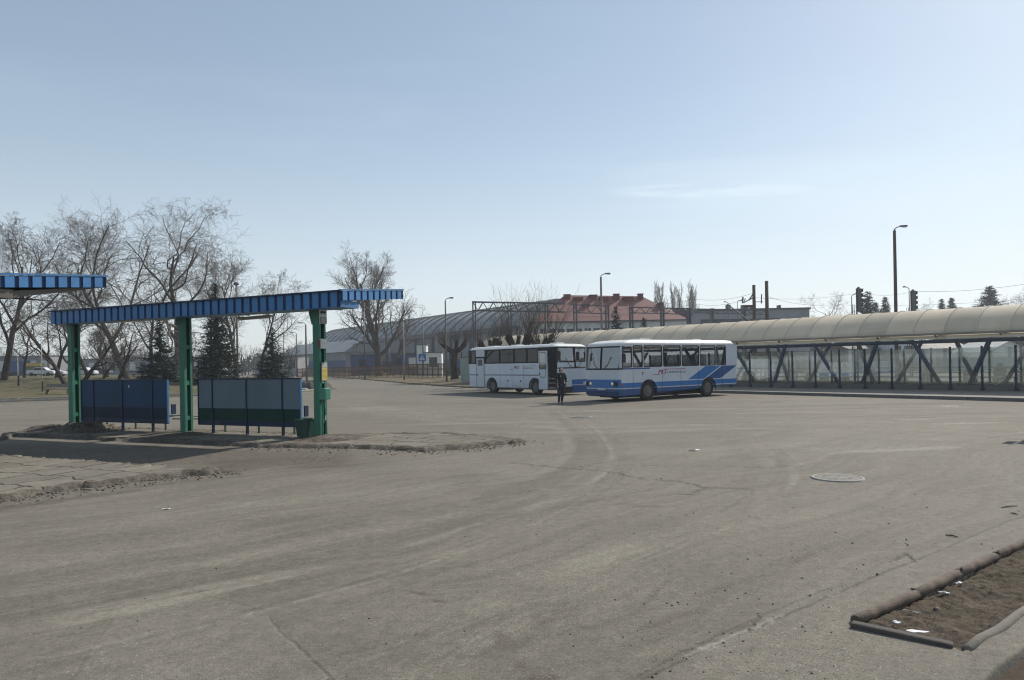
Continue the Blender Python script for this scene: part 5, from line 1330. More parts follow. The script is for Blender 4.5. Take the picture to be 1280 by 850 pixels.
# distant bare trees
FAR = 'distant bare trees above the walkway roof'
for k, (px, yt, Y) in enumerate([(820, 349, 190), (831, 352, 192), (842, 350, 188), (853, 351, 194), (863, 348, 190), (870, 354, 196)]):
    bare_tree('tall slim poplar, %s of the row of six behind the red-roofed building' % ['leftmost', 'second from the left', 'third from the left', 'fourth from the left', 'fifth from the left', 'rightmost'][k],
              px, yt, at(px, Y), 300+k, .22, 'slim poplars behind the red-roofed building', name='poplar_tree', nch=(26, 7, 4), ang=(20, 20, 25, 30), trop=(.1, .3, .3, .2), trunk_frac=.9, wig=(.03, .1, .12, .2), start=(.15, .1, .1, .1), ratio=(.34, .5, .5, .5), rmin=.03)
for k, (px, yt, Y, lb) in enumerate([(1033, 361, 150, 'rounded bare tree above the walkway left of the signal masts'), (1268, 357, 170, 'wide bare tree above the walkway at the right edge'), (1225, 372, 170, 'thin bare tree left of the broad conifer at the right'),
                                     (1127, 374, 170, 'thin bare tree just behind the tall street lamp'), (1155, 380, 170, 'thin low bare tree right of the right signal mast')]):
    bare_tree(lb, px, yt, at(px, Y), 400+k, .3, FAR, nch=(8, 7, 6, 4), ang=(48, 45, 45, 45), trunk_frac=.5, rmin=.012)
# clipped young conifers behind the glass walkway
M_thuja = barkmat('thuja_green', (.022, .034, .012), (.055, .068, .025))
def thuja(label, px, ytop, Y, wpx, seed):
    q = random.Random(seed); b = at(px, Y); H = P(px, ytop, Y).z; W2 = wpx/F_PX*Y/2
    t = thing('thuja_shrub', label, 'shrub', tuple(b), 0, 'young thujas behind the glass walkway')
    MB().tube([(0, 0, -.05), (0, 0, H*.8)], .03, 6).build('stem', M_barkd, t); vs = []
    for _ in range(2600):
        f = q.random()**1.1; z = H*(.05+.95*f); rr_ = W2*(math.sin(min(1, (1-f)*1.6+.05)*1.57))*q.uniform(.55, 1.1)*(.8+.2*math.sin(f*9+q.random()*2)); a = q.random()*6.283; x, y = math.cos(a)*rr_, math.sin(a)*rr_
        L = .13+.1*q.random(); w1 = .05
        vs.append(((x-math.sin(a)*w1, y+math.cos(a)*w1, z), (x+math.sin(a)*w1, y-math.cos(a)*w1, z), (x+math.cos(a)*L*.5+q.gauss(0, .03), y+math.sin(a)*L*.5+q.gauss(0, .03), z+L)))
    A = np.array(vs).reshape(-1, 3); np_mesh('foliage', A, np.arange(len(A)).reshape(-1, 3), M_thuja, t)
for k, (px, yt, Y, wd) in enumerate([(933, 458, 56, 10), (961, 464, 55, 14), (987, 459, 54, 13), (1012, 468, 53, 15), (1030, 462, 52, 11), (1056, 457, 51, 9), (1089, 464, 49.5, 16), (1126, 455, 48, 13), (1160, 464, 46.5, 16), (1211, 463, 45.5, 14), (1250, 457, 44.5, 16), (1281, 462, 43.5, 14)]):
    thuja(['leftmost young thuja seen through the glass beside the front bus', 'second young thuja through the glass from the front bus', 'third young thuja from the front bus, rather full', 'low broad thuja, fourth from the front bus', 'fifth young thuja from the front bus, behind a slanting strut',
           'slim thuja, sixth from the front bus', 'low loose thuja, seventh from the front bus', 'tallest upright thuja behind the glass, below the white house', 'low broad thuja right of the tallest one', 'thuja behind the crossing struts', 'conical thuja near the right edge of the photo', 'thuja cut by the right edge of the photo'][k], px, yt, Y, wd, 500+k)

# ------------------------------------------------------------------ poles and lamps
M_conc = worn('concrete_pole', (.16, .14, .125), .85, 0, .25, 2); M_steel = worn('grey_steel', (.10, .11, .12), .6, .2, .2, 3); M_brown = worn('brown_pole', (.085, .055, .045), .8, 0, .2, 3)
M_lampglass = worn('lamp_lens', (.42, .45, .45), .3)
def street_lamp(label, px, ytop, Y, w0, w1, dirx, arm=1.0, mat=M_conc, zf=None, head='flat', bpx=None):
    b = at(px, Y, zf); H = P(px, ytop, Y).z-b.z; t = thing('street_lamp', label, 'street lamp', tuple(b), 0, 'street lamps round the yard')
    MB().tube([(0, 0, -.1), (0, 0, H*.5), (0, 0, H)], [w0, (w0+w1)/2, w1], 12).build('pole', mat, t, True)
    if head == 'globe':
        MB().lathe((0, 0, H), [(.05, 0), (.22, .08), (.26, .2), (.15, .32), (.02, .36)], 14).build('lamp_head', M_steel, t, True); return t
    m = MB(); m.tube([(0, 0, H-.1), (0, 0, H+.08), (dirx*.18, -.02, H+.22), (dirx*.4, -.05, H+.27)], .035, 8); m.build('arm', M_steel, t, True)
    m = MB(); x0 = dirx*.35; x1 = dirx*(.35+arm)
    m.add([(x0, -.10, H+.22), (x0, .04, H+.22), (x1, -.16, H+.27), (x1, .1, H+.27), (x0, -.08, H+.34), (x0, .02, H+.34), (x1-dirx*.1, -.11, H+.36), (x1-dirx*.1, .05, H+.36)],
          [(0, 2, 3, 1), (4, 5, 7, 6), (0, 4, 6, 2), (1, 3, 7, 5), (0, 1, 5, 4), (2, 6, 7, 3)])
    hd_ = m.build('lamp_head', M_steel, t, bevel=.02)
    MB().box(min(x0+dirx*.2, x1-dirx*.06), max(x0+dirx*.2, x1-dirx*.06), -.12, .06, H+.20, H+.245).build('lens', M_lampglass, hd_, bevel=.02)
    return t
street_lamp('tallest street lamp, thick pole rising behind the walkway at the right', 1121, 288, 50, .13, .10, 1, .55, M_brown)
street_lamp('street lamp rising before the red-roofed building', 753, 346, 66, .13, .09, 1, .55)
street_lamp('street lamp standing beside the lone pollard tree', 558, 376, 72, .10, .07, 1, .5)
street_lamp('street lamp with its head turned left, just left of the right column', 383, 406, 100, .14, .10, -1, .8, zf=vergez)
street_lamp('distant double-width street lamp farther left than the one by the right column', 371, 417, 140, .12, .09, -1, 1.0)
street_lamp('street lamp with a round head poking above the shelter roof between the spruces', 297, 357, 68, .10, .07, 1, zf=parkz, head='globe')
def pole(label, px, ytop, Y, r, mat=M_conc, zf=None, name='pole', base=None, group=None):
    b = at(px, Y, zf); H = P(px, ytop, Y).z-b.z
    t = thing(name, label, 'pole', tuple(b), 0, group)
    MB().tube([(0, 0, -.1), (0, 0, H)], [r, r*.75], 10).build('shaft', mat, t, True); MB().tube([(0, 0, H), (0, 0, H+.04)], r*.9, 10).build('cap', M_steel, t)
    if base: MB().tube([(r*1.2, 0, -.05), (r*1.2, 0, base)], r*1.3, 8).build('stake', M_barkd, t)
    return t
pole('tall plain pole in front of the broad tree on the verge', 456, 384, 100, .11, M_steel, vergez)
pole('plain grey pole between the broad tree and the crossing sign', 505, 402, 86, .10, worn('pale_pole', (.26, .25, .24), .8), vergez)
pole('thin grey pole standing just right of the crossing sign', 529, 404, 95, .09, M_steel, vergez)
pole('short pale post with a dark stake at the far left of the park grass', 22, 440, 62, .05, worn('pale_post', (.4, .4, .38), .7), parkz, 'park_post', .9)
pole('pale thin post with dark foot on the park grass left of the left column', 52, 422, 57, .04, worn('pale_post2', (.4, .4, .38), .7), parkz, 'park_post', .8)
pole('dark thin pole behind the lone pollard tree', 577, 440, 78, .07, M_barkd)
for k, (px, yt, Y) in enumerate([(355, 417, 180), (388, 428, 170), (403, 420, 165), (487, 430, 130), (497, 440, 128), (545, 420, 120), (600, 420, 100)]):
    pole(['distant railway mast above the left spruce gap', 'short distant mast left of the right column', 'distant mast right of the right column', 'short distant mast right of the broad verge tree', 'low mast next to the plain grey pole', 'railway mast behind the crossing sign', 'mast hidden among the pollard twigs'][k], px, yt, Y, .12, M_steel, None, 'railway_mast', group='distant railway masts')

# crossing sign
b = at(528, 88, vergez); t = thing('crossing_sign', 'blue pedestrian crossing sign with white triangle near the lone pollard tree', 'sign', tuple(b))
zc = P(528, 447, 88).z-b.z
MB().tube([(0, 0, -.1), (0, 0, zc+.4)], .035, 8).build('post', M_steel, t)
MB().box(-.45, .45, -.06, -.04, zc-.45, zc+.45).build('plate', worn('sign_blue', (.02, .12, .42), .4, dirtamt=.1), t, bevel=.008)
MB().add([(-.33, -.062, zc-.3), (.33, -.062, zc-.3), (0, -.062, zc+.32), (-.33, -.066, zc-.3), (.33, -.066, zc-.3), (0, -.066, zc+.32)], [(3, 4, 5), (0, 3, 5, 2), (1, 2, 5, 4), (0, 1, 4, 3)]).build('white_triangle', M_white, t)
m = MB(); m.lathe((.02, -.067, zc+.10), [(.035, 0), (.035, -.004)], 10, 'y'); m.bar((.02, -.069, zc+.06), (0, -.069, zc-.1), .05, .004, (0, 1, 0)); m.bar((0, -.069, zc-.08), (.1, -.069, zc-.27), .035, .004, (0, 1, 0)); m.bar((0, -.069, zc-.08), (-.11, -.069, zc-.27), .035, .004, (0, 1, 0)); m.bar((.02, -.069, zc+.03), (.12, -.069, zc-.06), .025, .004, (0, 1, 0)); m.bar((.02, -.069, zc+.03), (-.09, -.069, zc-.06), .025, .004, (0, 1, 0)); m.build('walking_figure', M_ink, t)
# pale cabinet by the pollard
b = at(583, 68); t = thing('utility_cabinet', 'pale greenish utility cabinet between the lone pollard tree and the white bus', 'cabinet', tuple(b)); H = P(583, 446, 68).z
MB().box(-.55, .55, -.4, .4, -.02, H-.08).build('cabinet_body', worn('pale_green_cabinet', (.36, .42, .38), .6), t, bevel=.02); MB().box(-.6, .6, -.45, .45, H-.08, H).build('cabinet_roof', M_conc, t, bevel=.02)
MB().box(-.5, -.01, -.415, -.402, .15, H-.2).build('door', worn('pale_green_door', (.33, .39, .35), .6), t); MB().box(.01, .5, -.415, -.402, .15, H-.2).build('door', worn('pale_green_door2', (.34, .40, .36), .6), t)

# railway masts above the walkway
def cat_mast(label, px, ytop, Y, r, fit):
    b = at(px, Y); H = P(px, ytop, Y).z; t = thing('catenary_mast', label, 'mast', tuple(b), 0, 'concrete overhead line masts')
    MB().tube([(0, 0, -.1), (0, 0, H)], [r*1.15, r*.9], 10).build('shaft', M_brown, t, True); MB().tube([(0, 0, H), (0, 0, H+.05)], r*.95, 10).build('cap', M_steel, t)
    if fit:
        z = H-1.0; m = MB(); m.tube([(0, 0, z), (-.9, 0, z-.45), (-.75, 0, z-.1)], .05, 8); m.tube([(-.45, 0, z-.25), (0, 0, z+.4)], .05, 8); m.tube([(0, 0, z-.4), (.75, 0, z-.4)], .03, 6); m.tube([(.62, 0, z-.55), (.66, 0, z+.25)], .05, 8); m.tube([(-1.0, 0, z-.5), (-.95, 0, z+.05)], .07, 8); m.build('bracket', M_steel, t, True)
        MB().tube([(-2.3, 0, z-.55), (.0, 0, z-2.4), (1.6, 0, z-3.6)], .05, 8).build('stay', M_steel, t); MB().tube([(-.9, 0, z-.75), (0, 0, z-.75)], .1, 8).build('insulator', M_brown, t)
    return t
cat_mast('overhead line mast with brackets and stay behind the walkway roof', 944, 357, 62, .15, True)
cat_mast('plain overhead line mast right next to the one with brackets', 960, 352, 62, .16, False)
def signal(label, px, ytop, Y, n, lamp_px):
    b = at(px, Y); H = P(px, ytop, Y).z; t = thing('railway_signal', label, 'signal', tuple(b), 0, 'railway signals seen from the side'); s_ = Y/82
    MB().tube([(-.25*s_, 0, -.1), (-.25*s_, 0, H-.1)], .08*s_, 10).build('mast', M_brown, t, True)
    MB().box(-.22*s_, .22*s_, -.25*s_, .25*s_, H-n*.55*s_, H-.15*s_).build('lamp_housing', M_steel, t, bevel=.03)
    for k in range(n):
        z = H-.2*s_-k*.55*s_
        m = MB(); m.tube([(.15*s_, 0, z-.2*s_), (.42*s_, 0, z-.17*s_)], [.17*s_, .19*s_], 12, caps=False); m.box(-.2*s_, .48*s_, -.22*s_, .22*s_, z-.03*s_, z+.01*s_); m.build('visor', M_dark, t)
    MB().lathe((-.02, 0, H-.15*s_), [(.18*s_, 0), (.12*s_, .16*s_), (.03*s_, .2*s_)], 10).build('cowl', M_steel, t)
    m = MB(); m.tube([(-.55*s_, 0, 0), (-.55*s_, 0, H-n*.55*s_+.6)], .025, 6); m.tube([(-.75*s_, 0, 0), (-.75*s_, 0, H-n*.55*s_+.6)], .025, 6); z = 1.0
    while z < H-n*.55*s_: m.tube([(-.75*s_, 0, z), (-.55*s_, 0, z)], .015, 5); z += .35
    m.build('ladder', M_steel, t)
signal('taller dark railway signal with stacked hoods left of the tall street lamp', 1075, 359, 62, 5, 0)
signal('shorter dark railway signal with stacked hoods right of the tall street lamp', 1143, 362, 68, 5, 0)
street_lamp('small lamp right at the left side of the taller railway signal', 1066, 371, 70, .05, .04, 1, .35, M_steel)
street_lamp('small tilted lamp at the left side of the shorter railway signal', 1138, 362, 72, .05, .04, -1, .3, M_steel)
for px, yt, lb in ((912, 380, 'small twin lamp above the long grey building, left one'), (923, 378, 'small twin lamp above the long grey building, right one')): street_lamp(lb, px, yt, 92, .05, .04, 1 if px > 915 else -1, .3, M_steel)
# overhead wires
def wire(label, pts, r=.012, sag=.3):
    m = MB(); out = []
    for a, b in zip(pts[:-1], pts[1:]):
        for k in range(9): t_ = k/8; p = a.lerp(b, t_); p.z -= sag*4*t_*(1-t_); out.append(p)
    m.tube(out, r, 4); tag(m.build('overhead_wire', M_steel), label, 'wire', 'overhead wires')
wire('upper overhead wire from the bracketed mast to the right edge', [P(943, 372, 62), P(1075, 366, 62.5), P(1142, 364, 68), P(1300, 352, 60)])
wire('lower overhead wire running to the right edge above the walkway', [P(960, 371, 64), P(1040, 381, 66), P(1300, 372, 66)])
wire('upper overhead wire from the bracketed mast towards the poplars', [P(700, 390, 75), P(870, 374, 66), P(943, 366, 62)])
wire('lower overhead wire from the bracketed mast towards the poplars', [P(720, 396, 76), P(870, 380, 67), P(932, 374, 62)])
wire('overhead wire at the far left between distant masts', [P(300, 432, 170), P(403, 423, 165), P(487, 432, 130)])

# lattice gantries
def gantry(label, px0, px1, y0, y1, posts, Y, zdepth):
    a = P(px0, y0, Y); b = P(px1, y1, Y); t = thing('lattice_gantry', label, 'gantry', (a.x, Y, 0), 0, 'lattice gantries over the railway'); L = b.x-a.x; z = a.z; dz = b.z-a.z
    gw = .10 if px0 < 600 else .055; m = MB(); zz = lambda x: z+dz*x/L
    for yy in (-.25, .25):
        m.bar((0, yy, z), (L, yy, z+dz), gw*1.3, gw*1.3); m.bar((0, yy, z-zdepth), (L, yy, z+dz-zdepth), gw*1.2, gw*1.2)
    n = int(L/.55); n += n % 2
    for k in range(n):
        xa, xb = L*k/n, L*(k+1)/n; za, zb_ = (zz(xa), zz(xb)-zdepth) if k % 2 == 0 else (zz(xa)-zdepth, zz(xb))
        for yy in (-.25, .25): m.bar((xa, yy, za), (xb, yy, zb_), gw*.8, gw*.8)
    m.build('lattice_beam', M_steel, t)
    for px in posts:
        x = (ray(px, 400)[0]*Y)-a.x
        for dx in (-.14, .14): MB().box(x+dx-.06, x+dx+.06, -.3, .3, -.1, zz(x)+.1).build('post', M_steel, t)
gantry('lattice gantry above the pollard trees and the station hall', 591, 706, 377.5, 379.5, (593, 637, 683), 78, .92)
gantry('lattice gantry crossing the left part of the red-roofed building', 716, 761, 381, 382.5, (719, 759), 74, .80)
gantry('lattice gantry crossing the right part of the red-roofed building', 787, 866, 384, 386, (789, 828, 861), 80, .62)
gantry('long thin lattice gantry in front of the long grey building', 868, 956, 386, 388, (890, 930), 90, .5)

# ------------------------------------------------------------------ buildings
M_wall = worn('pale_render', (.72, .73, .70), .85, 0, .12, .5, dirtamt=.3); M_win = worn('dark_window', (.03, .04, .05), .15, 0, .2, 1); M_roofred = worn('red_tin_roof', (.22, .095, .080), .6, 0, .2, .8, dirtamt=.3)
M_halls = worn('hall_roof', (.27, .28, .285), .6, 0, .25, .3, dirtamt=.3); M_hallw = worn('hall_wall', (.24, .245, .25), .8, 0, .15, .2); M_bluew = worn('blue_boards', (.07, .11, .22), .6, 0, .25, .4); M_greyw = worn('grey_cladding', (.24, .26, .28), .7, 0, .15, .3)
# red roofed building
Y0 = 86; xl = ray(663, 400)[0]*Y0; xr = ray(862, 400)[0]*Y0; ze = P(760, 401.5, Y0).z; zr = P(700, 369, Y0+6).z; D = 12
t = thing('red_roof_building', 'long pale building with a hipped red roof behind the walkway', 'building', (xl, Y0, 0)); Lb = xr-xl
MB().box(.3, Lb-.3, .3, D-.3, -.1, ze).build('wall', M_wall, t)
m = MB(); m.add([(0, 0, ze), (Lb, 0, ze), (Lb, D, ze), (0, D, ze), (4.6, D/2, zr), (Lb-4.6, D/2, zr-.3)], [(0, 1, 5, 4), (1, 2, 5), (2, 3, 4, 5), (3, 0, 4), (3, 2, 1, 0)]); rf_ = m.build('roof', M_roofred, t)
MB().box(-.1, Lb+.1, -.12, .0, ze-.04, ze+.08).build('eaves_board', M_steel, t)
for k, (f, w_, h_, dz, dd) in enumerate([(.255, .8, .9, 0, 0), (.33, 1.1, .3, 0, -.3), (.43, .9, .6, 0, 0), (.50, 1.1, .3, 0, -.3), (.585, .7, .8, 0, 0), (.66, 1.2, .3, 0, -.4), (.745, .6, .7, 0, 0), (.37, .8, .5, 0, -1.7), (.86, .6, 1.0, 0, -1.9)]):
    x = Lb*f; m = MB(); m.box(x-w_/2, x+w_/2, D/2-.9+dd, D/2-.1+dd, zr-1.6+(dd*1.0), zr-.35+h_*.35+dd*.75); m.box(x-w_/2-.08, x+w_/2+.08, D/2-1.0+dd, D/2+dd, zr-.35+h_*.35+dd*.75, zr-.29+h_*.35+dd*.75); m.build('dormer' if k % 2 == 0 else 'chimney', worn('roof_brick', (.17, .075, .06), .85), rf_)
nw = 16
for k in range(nw):
    x = 1.0+(Lb-2)*(k+.5)/nw
    for z0, z1 in ((ze-2.1, ze-.75), (ze-4.8, ze-3.2)):
        fo = MB().box(x-.42, x+.42, .22, .30, z0, z1).build('window', M_white, t); m = MB(); m.box(x-.36, x-.03, .205, .225, z0+.06, z1-.06); m.box(x+.03, x+.36, .205, .225, z0+.06, z1-.06); m.build('pane', M_win, fo)
    if k: MB().box(x-(Lb-2)/nw/2-.12, x-(Lb-2)/nw/2+.12, .2, .3, 0, ze-.15).build('pilaster', M_wall, t)
# long grey building
Y0 = 104; xl = ray(862, 400)[0]*Y0+1.2; xr = ray(1012, 400)[0]*Y0; zt_ = P(905, 388.5, Y0).z
t = thing('long_grey_building', 'long low flat-roofed grey building right of the red-roofed one', 'building', (xl, Y0, 0)); Lb = xr-xl
MB().box(0, Lb, 0, 14, -.1, zt_).build('wall', M_greyw, t); MB().box(-.15, Lb+.15, -.15, 14.1, zt_, zt_+.28).build('roof_edge', M_steel, t)
for k in range(3):
    z = zt_-1.2-k*2.4; MB().box(.4, Lb-.4, -.06, .05, z-.8, z).build('window_band', M_win, t)
    for j in range(1, 14): 
        pass
for k, (f, w_, h_) in enumerate([(.30, .5, .7), (.45, .9, .6), (.52, .6, .35), (.76, .3, .5)]): MB().box(Lb*f-w_/2, Lb*f+w_/2, 1, 2, zt_+.28, zt_+.28+h_).build('roof_vent', M_steel, t, bevel=.03)
# small link roof between the two
Y0 = 92; a = P(845, 384, Y0); b = P(862, 384, Y0); t = thing('stair_tower', 'dark small tower roof at the right end of the red-roofed building', 'building', (a.x, Y0, 0)); L = b.x-a.x
MB().box(.25, L-.25, .25, 3.75, -.1, a.z-1.6).build('wall', M_wall, t); m = MB(); m.add([(0, 0, a.z-1.6), (L, 0, a.z-1.6), (L, 4, a.z-1.6), (0, 4, a.z-1.6), (.35, 1, a.z), (L-.35, 1, a.z), (L-.35, 3, a.z), (.35, 3, a.z)], [(0, 1, 5, 4), (1, 2, 6, 5), (2, 3, 7, 6), (3, 0, 4, 7), (4, 5, 6, 7), (3, 2, 1, 0)]); m.build('roof', worn('dark_red_roof', (.12, .07, .07), .7), t)
MB().box(L*.35, L*.65, .2, .26, a.z-4.2, a.z-2.1).build('window', M_win, t)

# station hall with arched roof
pA = Vector((-50, 215, 0)); pB = Vector((9, 127, 0)); ax = (pB-pA); Lh = ax.length; ax /= Lh; rot = math.atan2(ax.y, ax.x)
t = thing('station_hall', 'long station hall with a dark arched roof behind the trees and gantry', 'building', tuple(pA), rot)
hw = 10.0; ze = 8.3; zc_ = 12.9; Rh = (hw*hw+(zc_-ze)**2)/(2*(zc_-ze)); th = math.asin(hw/Rh)
arc = [(-Rh*math.sin(-th+2*th*k/16)*1.0, zc_-Rh+Rh*math.cos(-th+2*th*k/16)) for k in range(17)]
m = MB(); nL = 28
for i in range(nL+1):
    for y, z in arc: m.v.append((Lh*i/nL, y, z))
for i in range(nL):
    for k in range(16): a = i*17+k; m.f.append((a, a+1, a+18, a+17)); m.mi.append(0)
o = m.build('roof', M_halls, t, True, fix=False); s_ = o.modifiers.new('s', 'SOLIDIFY'); s_.thickness = .2
for i in range(nL+1):
    m = MB(); pts = [(Lh*i/nL, y, z+.12) for y, z in arc]
    for a, b in zip(pts[:-1], pts[1:]): m.bar(a, b, .35, .25, up=(1, 0, 0))
    m.build('roof_rib', worn('hall_rib', (.22, .23, .23), .6) if i == 0 else bpy.data.materials['hall_rib'], t)
for xg in (.05, Lh-.05): m = MB(); m.v = [(xg, y, z-.1) for y, z in arc]; m.f = [tuple(range(17))]; m.mi = [0]; m.build('gable', M_halls, t); MB().box(xg-.04, xg+.04, -hw+.6, hw-.6, 0, ze-.1).build('end_wall', M_hallw, t)
MB().box(0, Lh, -hw-.1, -hw+.3, ze-.8, ze).build('eaves_beam', M_steel, t)
MB().box(.5, Lh-.5, -hw+.6, -hw+.8, 2.9, ze-.8).build('wall_panel', M_hallw, t)
MB().box(.5, Lh-.5, -hw+.5, -hw+.7, 1.0, 2.88).build('blue_board_strip', M_bluew, t)
MB().box(.5, Lh-.5, hw-.8, hw-.6, 0, ze-.3).build('rear_wall', M_hallw, t)
for i in range(0, nL+1, 2): MB().box(Lh*i/nL-.2, Lh*i/nL+.2, -hw-.2, -hw+.2, -.1, ze-.2).build('post', M_steel, t)
# second low hall at the left
a = P(352, 431, 185); b = P(432, 424, 150)
t = thing('low_shed', 'long low grey shed with a pale band left of the station hall', 'building', (a.x, a.y, 0), math.atan2(b.y-a.y, b.x-a.x)); L = (b-a).length
MB().box(0, L, 0, 8, -.1, 4.9).build('wall', M_hallw, t); m = MB(); m.add([(-.3, -.5, 4.9), (L+.3, -.5, 4.9), (L+.3, 8.5, 4.9), (-.3, 8.5, 4.9), (-.3, 4, 7.6), (L+.3, 4, 7.6)], [(0, 1, 5, 4), (2, 3, 4, 5), (0, 4, 3), (1, 2, 5), (3, 2, 1, 0)]); m.build('roof', M_halls, t)
MB().box(.3, L-.3, -.06, .02, 1.0, 3.2).build('blue_board_strip', M_bluew, t)
# blue kiosks and boards by the platform
def blockh(label, px0, px1, y0, Y, mat, name='platform_kiosk', zb=0.0, dep=2.5, cat='kiosk', winrow=True):
    xa = ray(px0, 450)[0]*Y; xb = ray(px1, 450)[0]*Y; H = P((px0+px1)/2, y0, Y).z; t = thing(name, label, cat, (xa, Y, 0))
    MB().box(0, xb-xa, 0, dep, -.05, H).build('wall', mat, t); MB().box(-.15, xb-xa+.15, -.2, dep+.1, H, H+.12).build('roof', M_steel, t)
    if winrow:
        n = max(1, int((xb-xa)/2.2))
        for k in range(n): x = (xb-xa)*(k+.5)/n; MB().box(x-.6, x+.6, -.04, .02, H*.42, H*.82).build('window', M_white if k % 3 else M_win, t)
blockh('blue platform kiosk seen left of the broad verge tree', 438, 469, 444, 126, M_bluew)
blockh('blue platform kiosk seen right of the broad verge tree', 489, 524, 442, 122, M_bluew)
blockh('white kiosk right behind the crossing sign', 521, 533, 431, 112, M_wall, winrow=False)
blockh('pale low kiosk with dark window behind the lone pollard twigs', 531, 552, 441, 110, M_wall)
# rusty mesh fence along the railway
def fence(label, pts, H, sp, mat, rails, name='railway_fence', mesh=True):
    t = thing(name, label, 'fence'); m = MB(); r_ = MB(); v_ = MB()
    for a, b in zip(pts[:-1], pts[1:]):
        L = (b-a).length; n = max(1, int(L/sp))
        for k in range(n): p = a.lerp(b, k/n); MB().box(p.x-.05, p.x+.05, p.y-.05, p.y+.05, p.z-.1, p.z+H).build('post', mat, t)
        for z in rails: r_.bar(a+Vector((0, 0, z)), b+Vector((0, 0, z)), .06, .10)
        if mesh:
            nn_ = int(L/.22)
            for k in range(nn_): p = a.lerp(b, k/nn_); v_.bar(p+Vector((0, 0, .1)), p+Vector((0, 0, H-.1)), .06, .04)
    r_.build('rail', mat, t)
    if mesh: v_.build('bars', mat, t)
M_rust = worn('rusty_iron', (.12, .07, .04), .9, 0, .3, 1)
fa = [at(372, 132, vergez), at(430, 118, vergez), at(500, 102, vergez), at(562, 84, vergez)]
fence('rusty brown railing fence along the verge behind the broad bare tree', fa, 1.7, 1.9, M_rust, (.3, 1.0, 1.62))
fence('grey horizontal rail fence seen through the walkway glass', [O_+e_*(-22)+n_*7.6, O_+e_*30+n_*7.6], 1.35, 2.8, M_steel, (.3, .6, .9, 1.2), 'rail_fence', False)
# houses seen through the glass
def house(label, px0, px1, ye, yr, Y, wall, roof, gable=True):
    xa = ray(px0, 430)[0]*Y; xb = ray(px1, 430)[0]*Y; ze = P(px0, ye, Y).z; zr = P((px0+px1)/2, yr, Y).z; L = xb-xa; D = 9
    t = thing('house', label, 'house', (xa, Y, 0)); MB().box(.2, L-.2, .2, D-.2, -.1, ze).build('wall', wall, t)
    m = MB()
    if gable:
        m.add([(-.2, 0, ze), (L+.2, 0, ze), (L/2, 0, zr), (-.2, D, ze), (L+.2, D, ze), (L/2, D, zr)], [(0, 2, 5, 3), (2, 1, 4, 5), (0, 3, 4, 1)]); g_ = MB(); g_.add([(.2, .2, ze), (L-.2, .2, ze), (L/2, .2, zr-.15)], [(0, 1, 2)]); g_.build('gable', wall, t)
    else: m.add([(-.2, 0, ze), (L+.2, 0, ze), (L+.2, D, ze), (-.2, D, ze), (-.2, D/2, zr), (L+.2, D/2, zr)], [(0, 1, 5, 4), (2, 3, 4, 5), (0, 4, 3), (1, 2, 5), (3, 2, 1, 0)])
    o = m.build('roof', roof, t, fix=False); s_ = o.modifiers.new('s', 'SOLIDIFY'); s_.thickness = .18
    n = max(2, int(L/3))
    for k in range(n):
        x = L*(k+.5)/n; f_ = MB().box(x-.5, x+.5, .12, .2, ze*.45, ze*.8).build('window', M_white, t); MB().box(x-.42, x+.42, .10, .125, ze*.47, ze*.78).build('pane', M_win, f_)
M_droof = worn('dark_roof', (.06, .055, .06), .7, 0, .2, .5); M_proof = worn('pale_roof', (.5, .5, .48), .6)
house('white house with a dark window above the tallest thuja', 1118, 1140, 424, 417, 108, worn('white_house', (.55, .58, .62), .8), M_droof, False)
house('pale gabled house seen near the right edge through the walkway', 1236, 1288, 440, 426, 100, M_wall, M_proof)
house('low grey house behind the glass left of the white house', 1062, 1112, 436, 428, 112, M_greyw, M_droof, False)
house('small grey house behind the glass close to the front bus', 935, 985, 438, 429, 118, M_hallw, M_droof, False)
house('grey house behind the glass between the two signal masts', 1150, 1215, 436, 427, 120, M_hallw, M_droof, False)
blockh('long pale wagon-like shed behind the glass in the middle', 1000, 1180, 444, 96, worn('pale_shed', (.34, .37, .37), .7), 'low_shed', cat='shed', winrow=False)
blockh('long pale low shed behind the glass at the right edge', 1185, 1300, 441, 92, worn('pale_shed2', (.34, .37, .37), .7), 'low_shed', cat='shed', winrow=False)
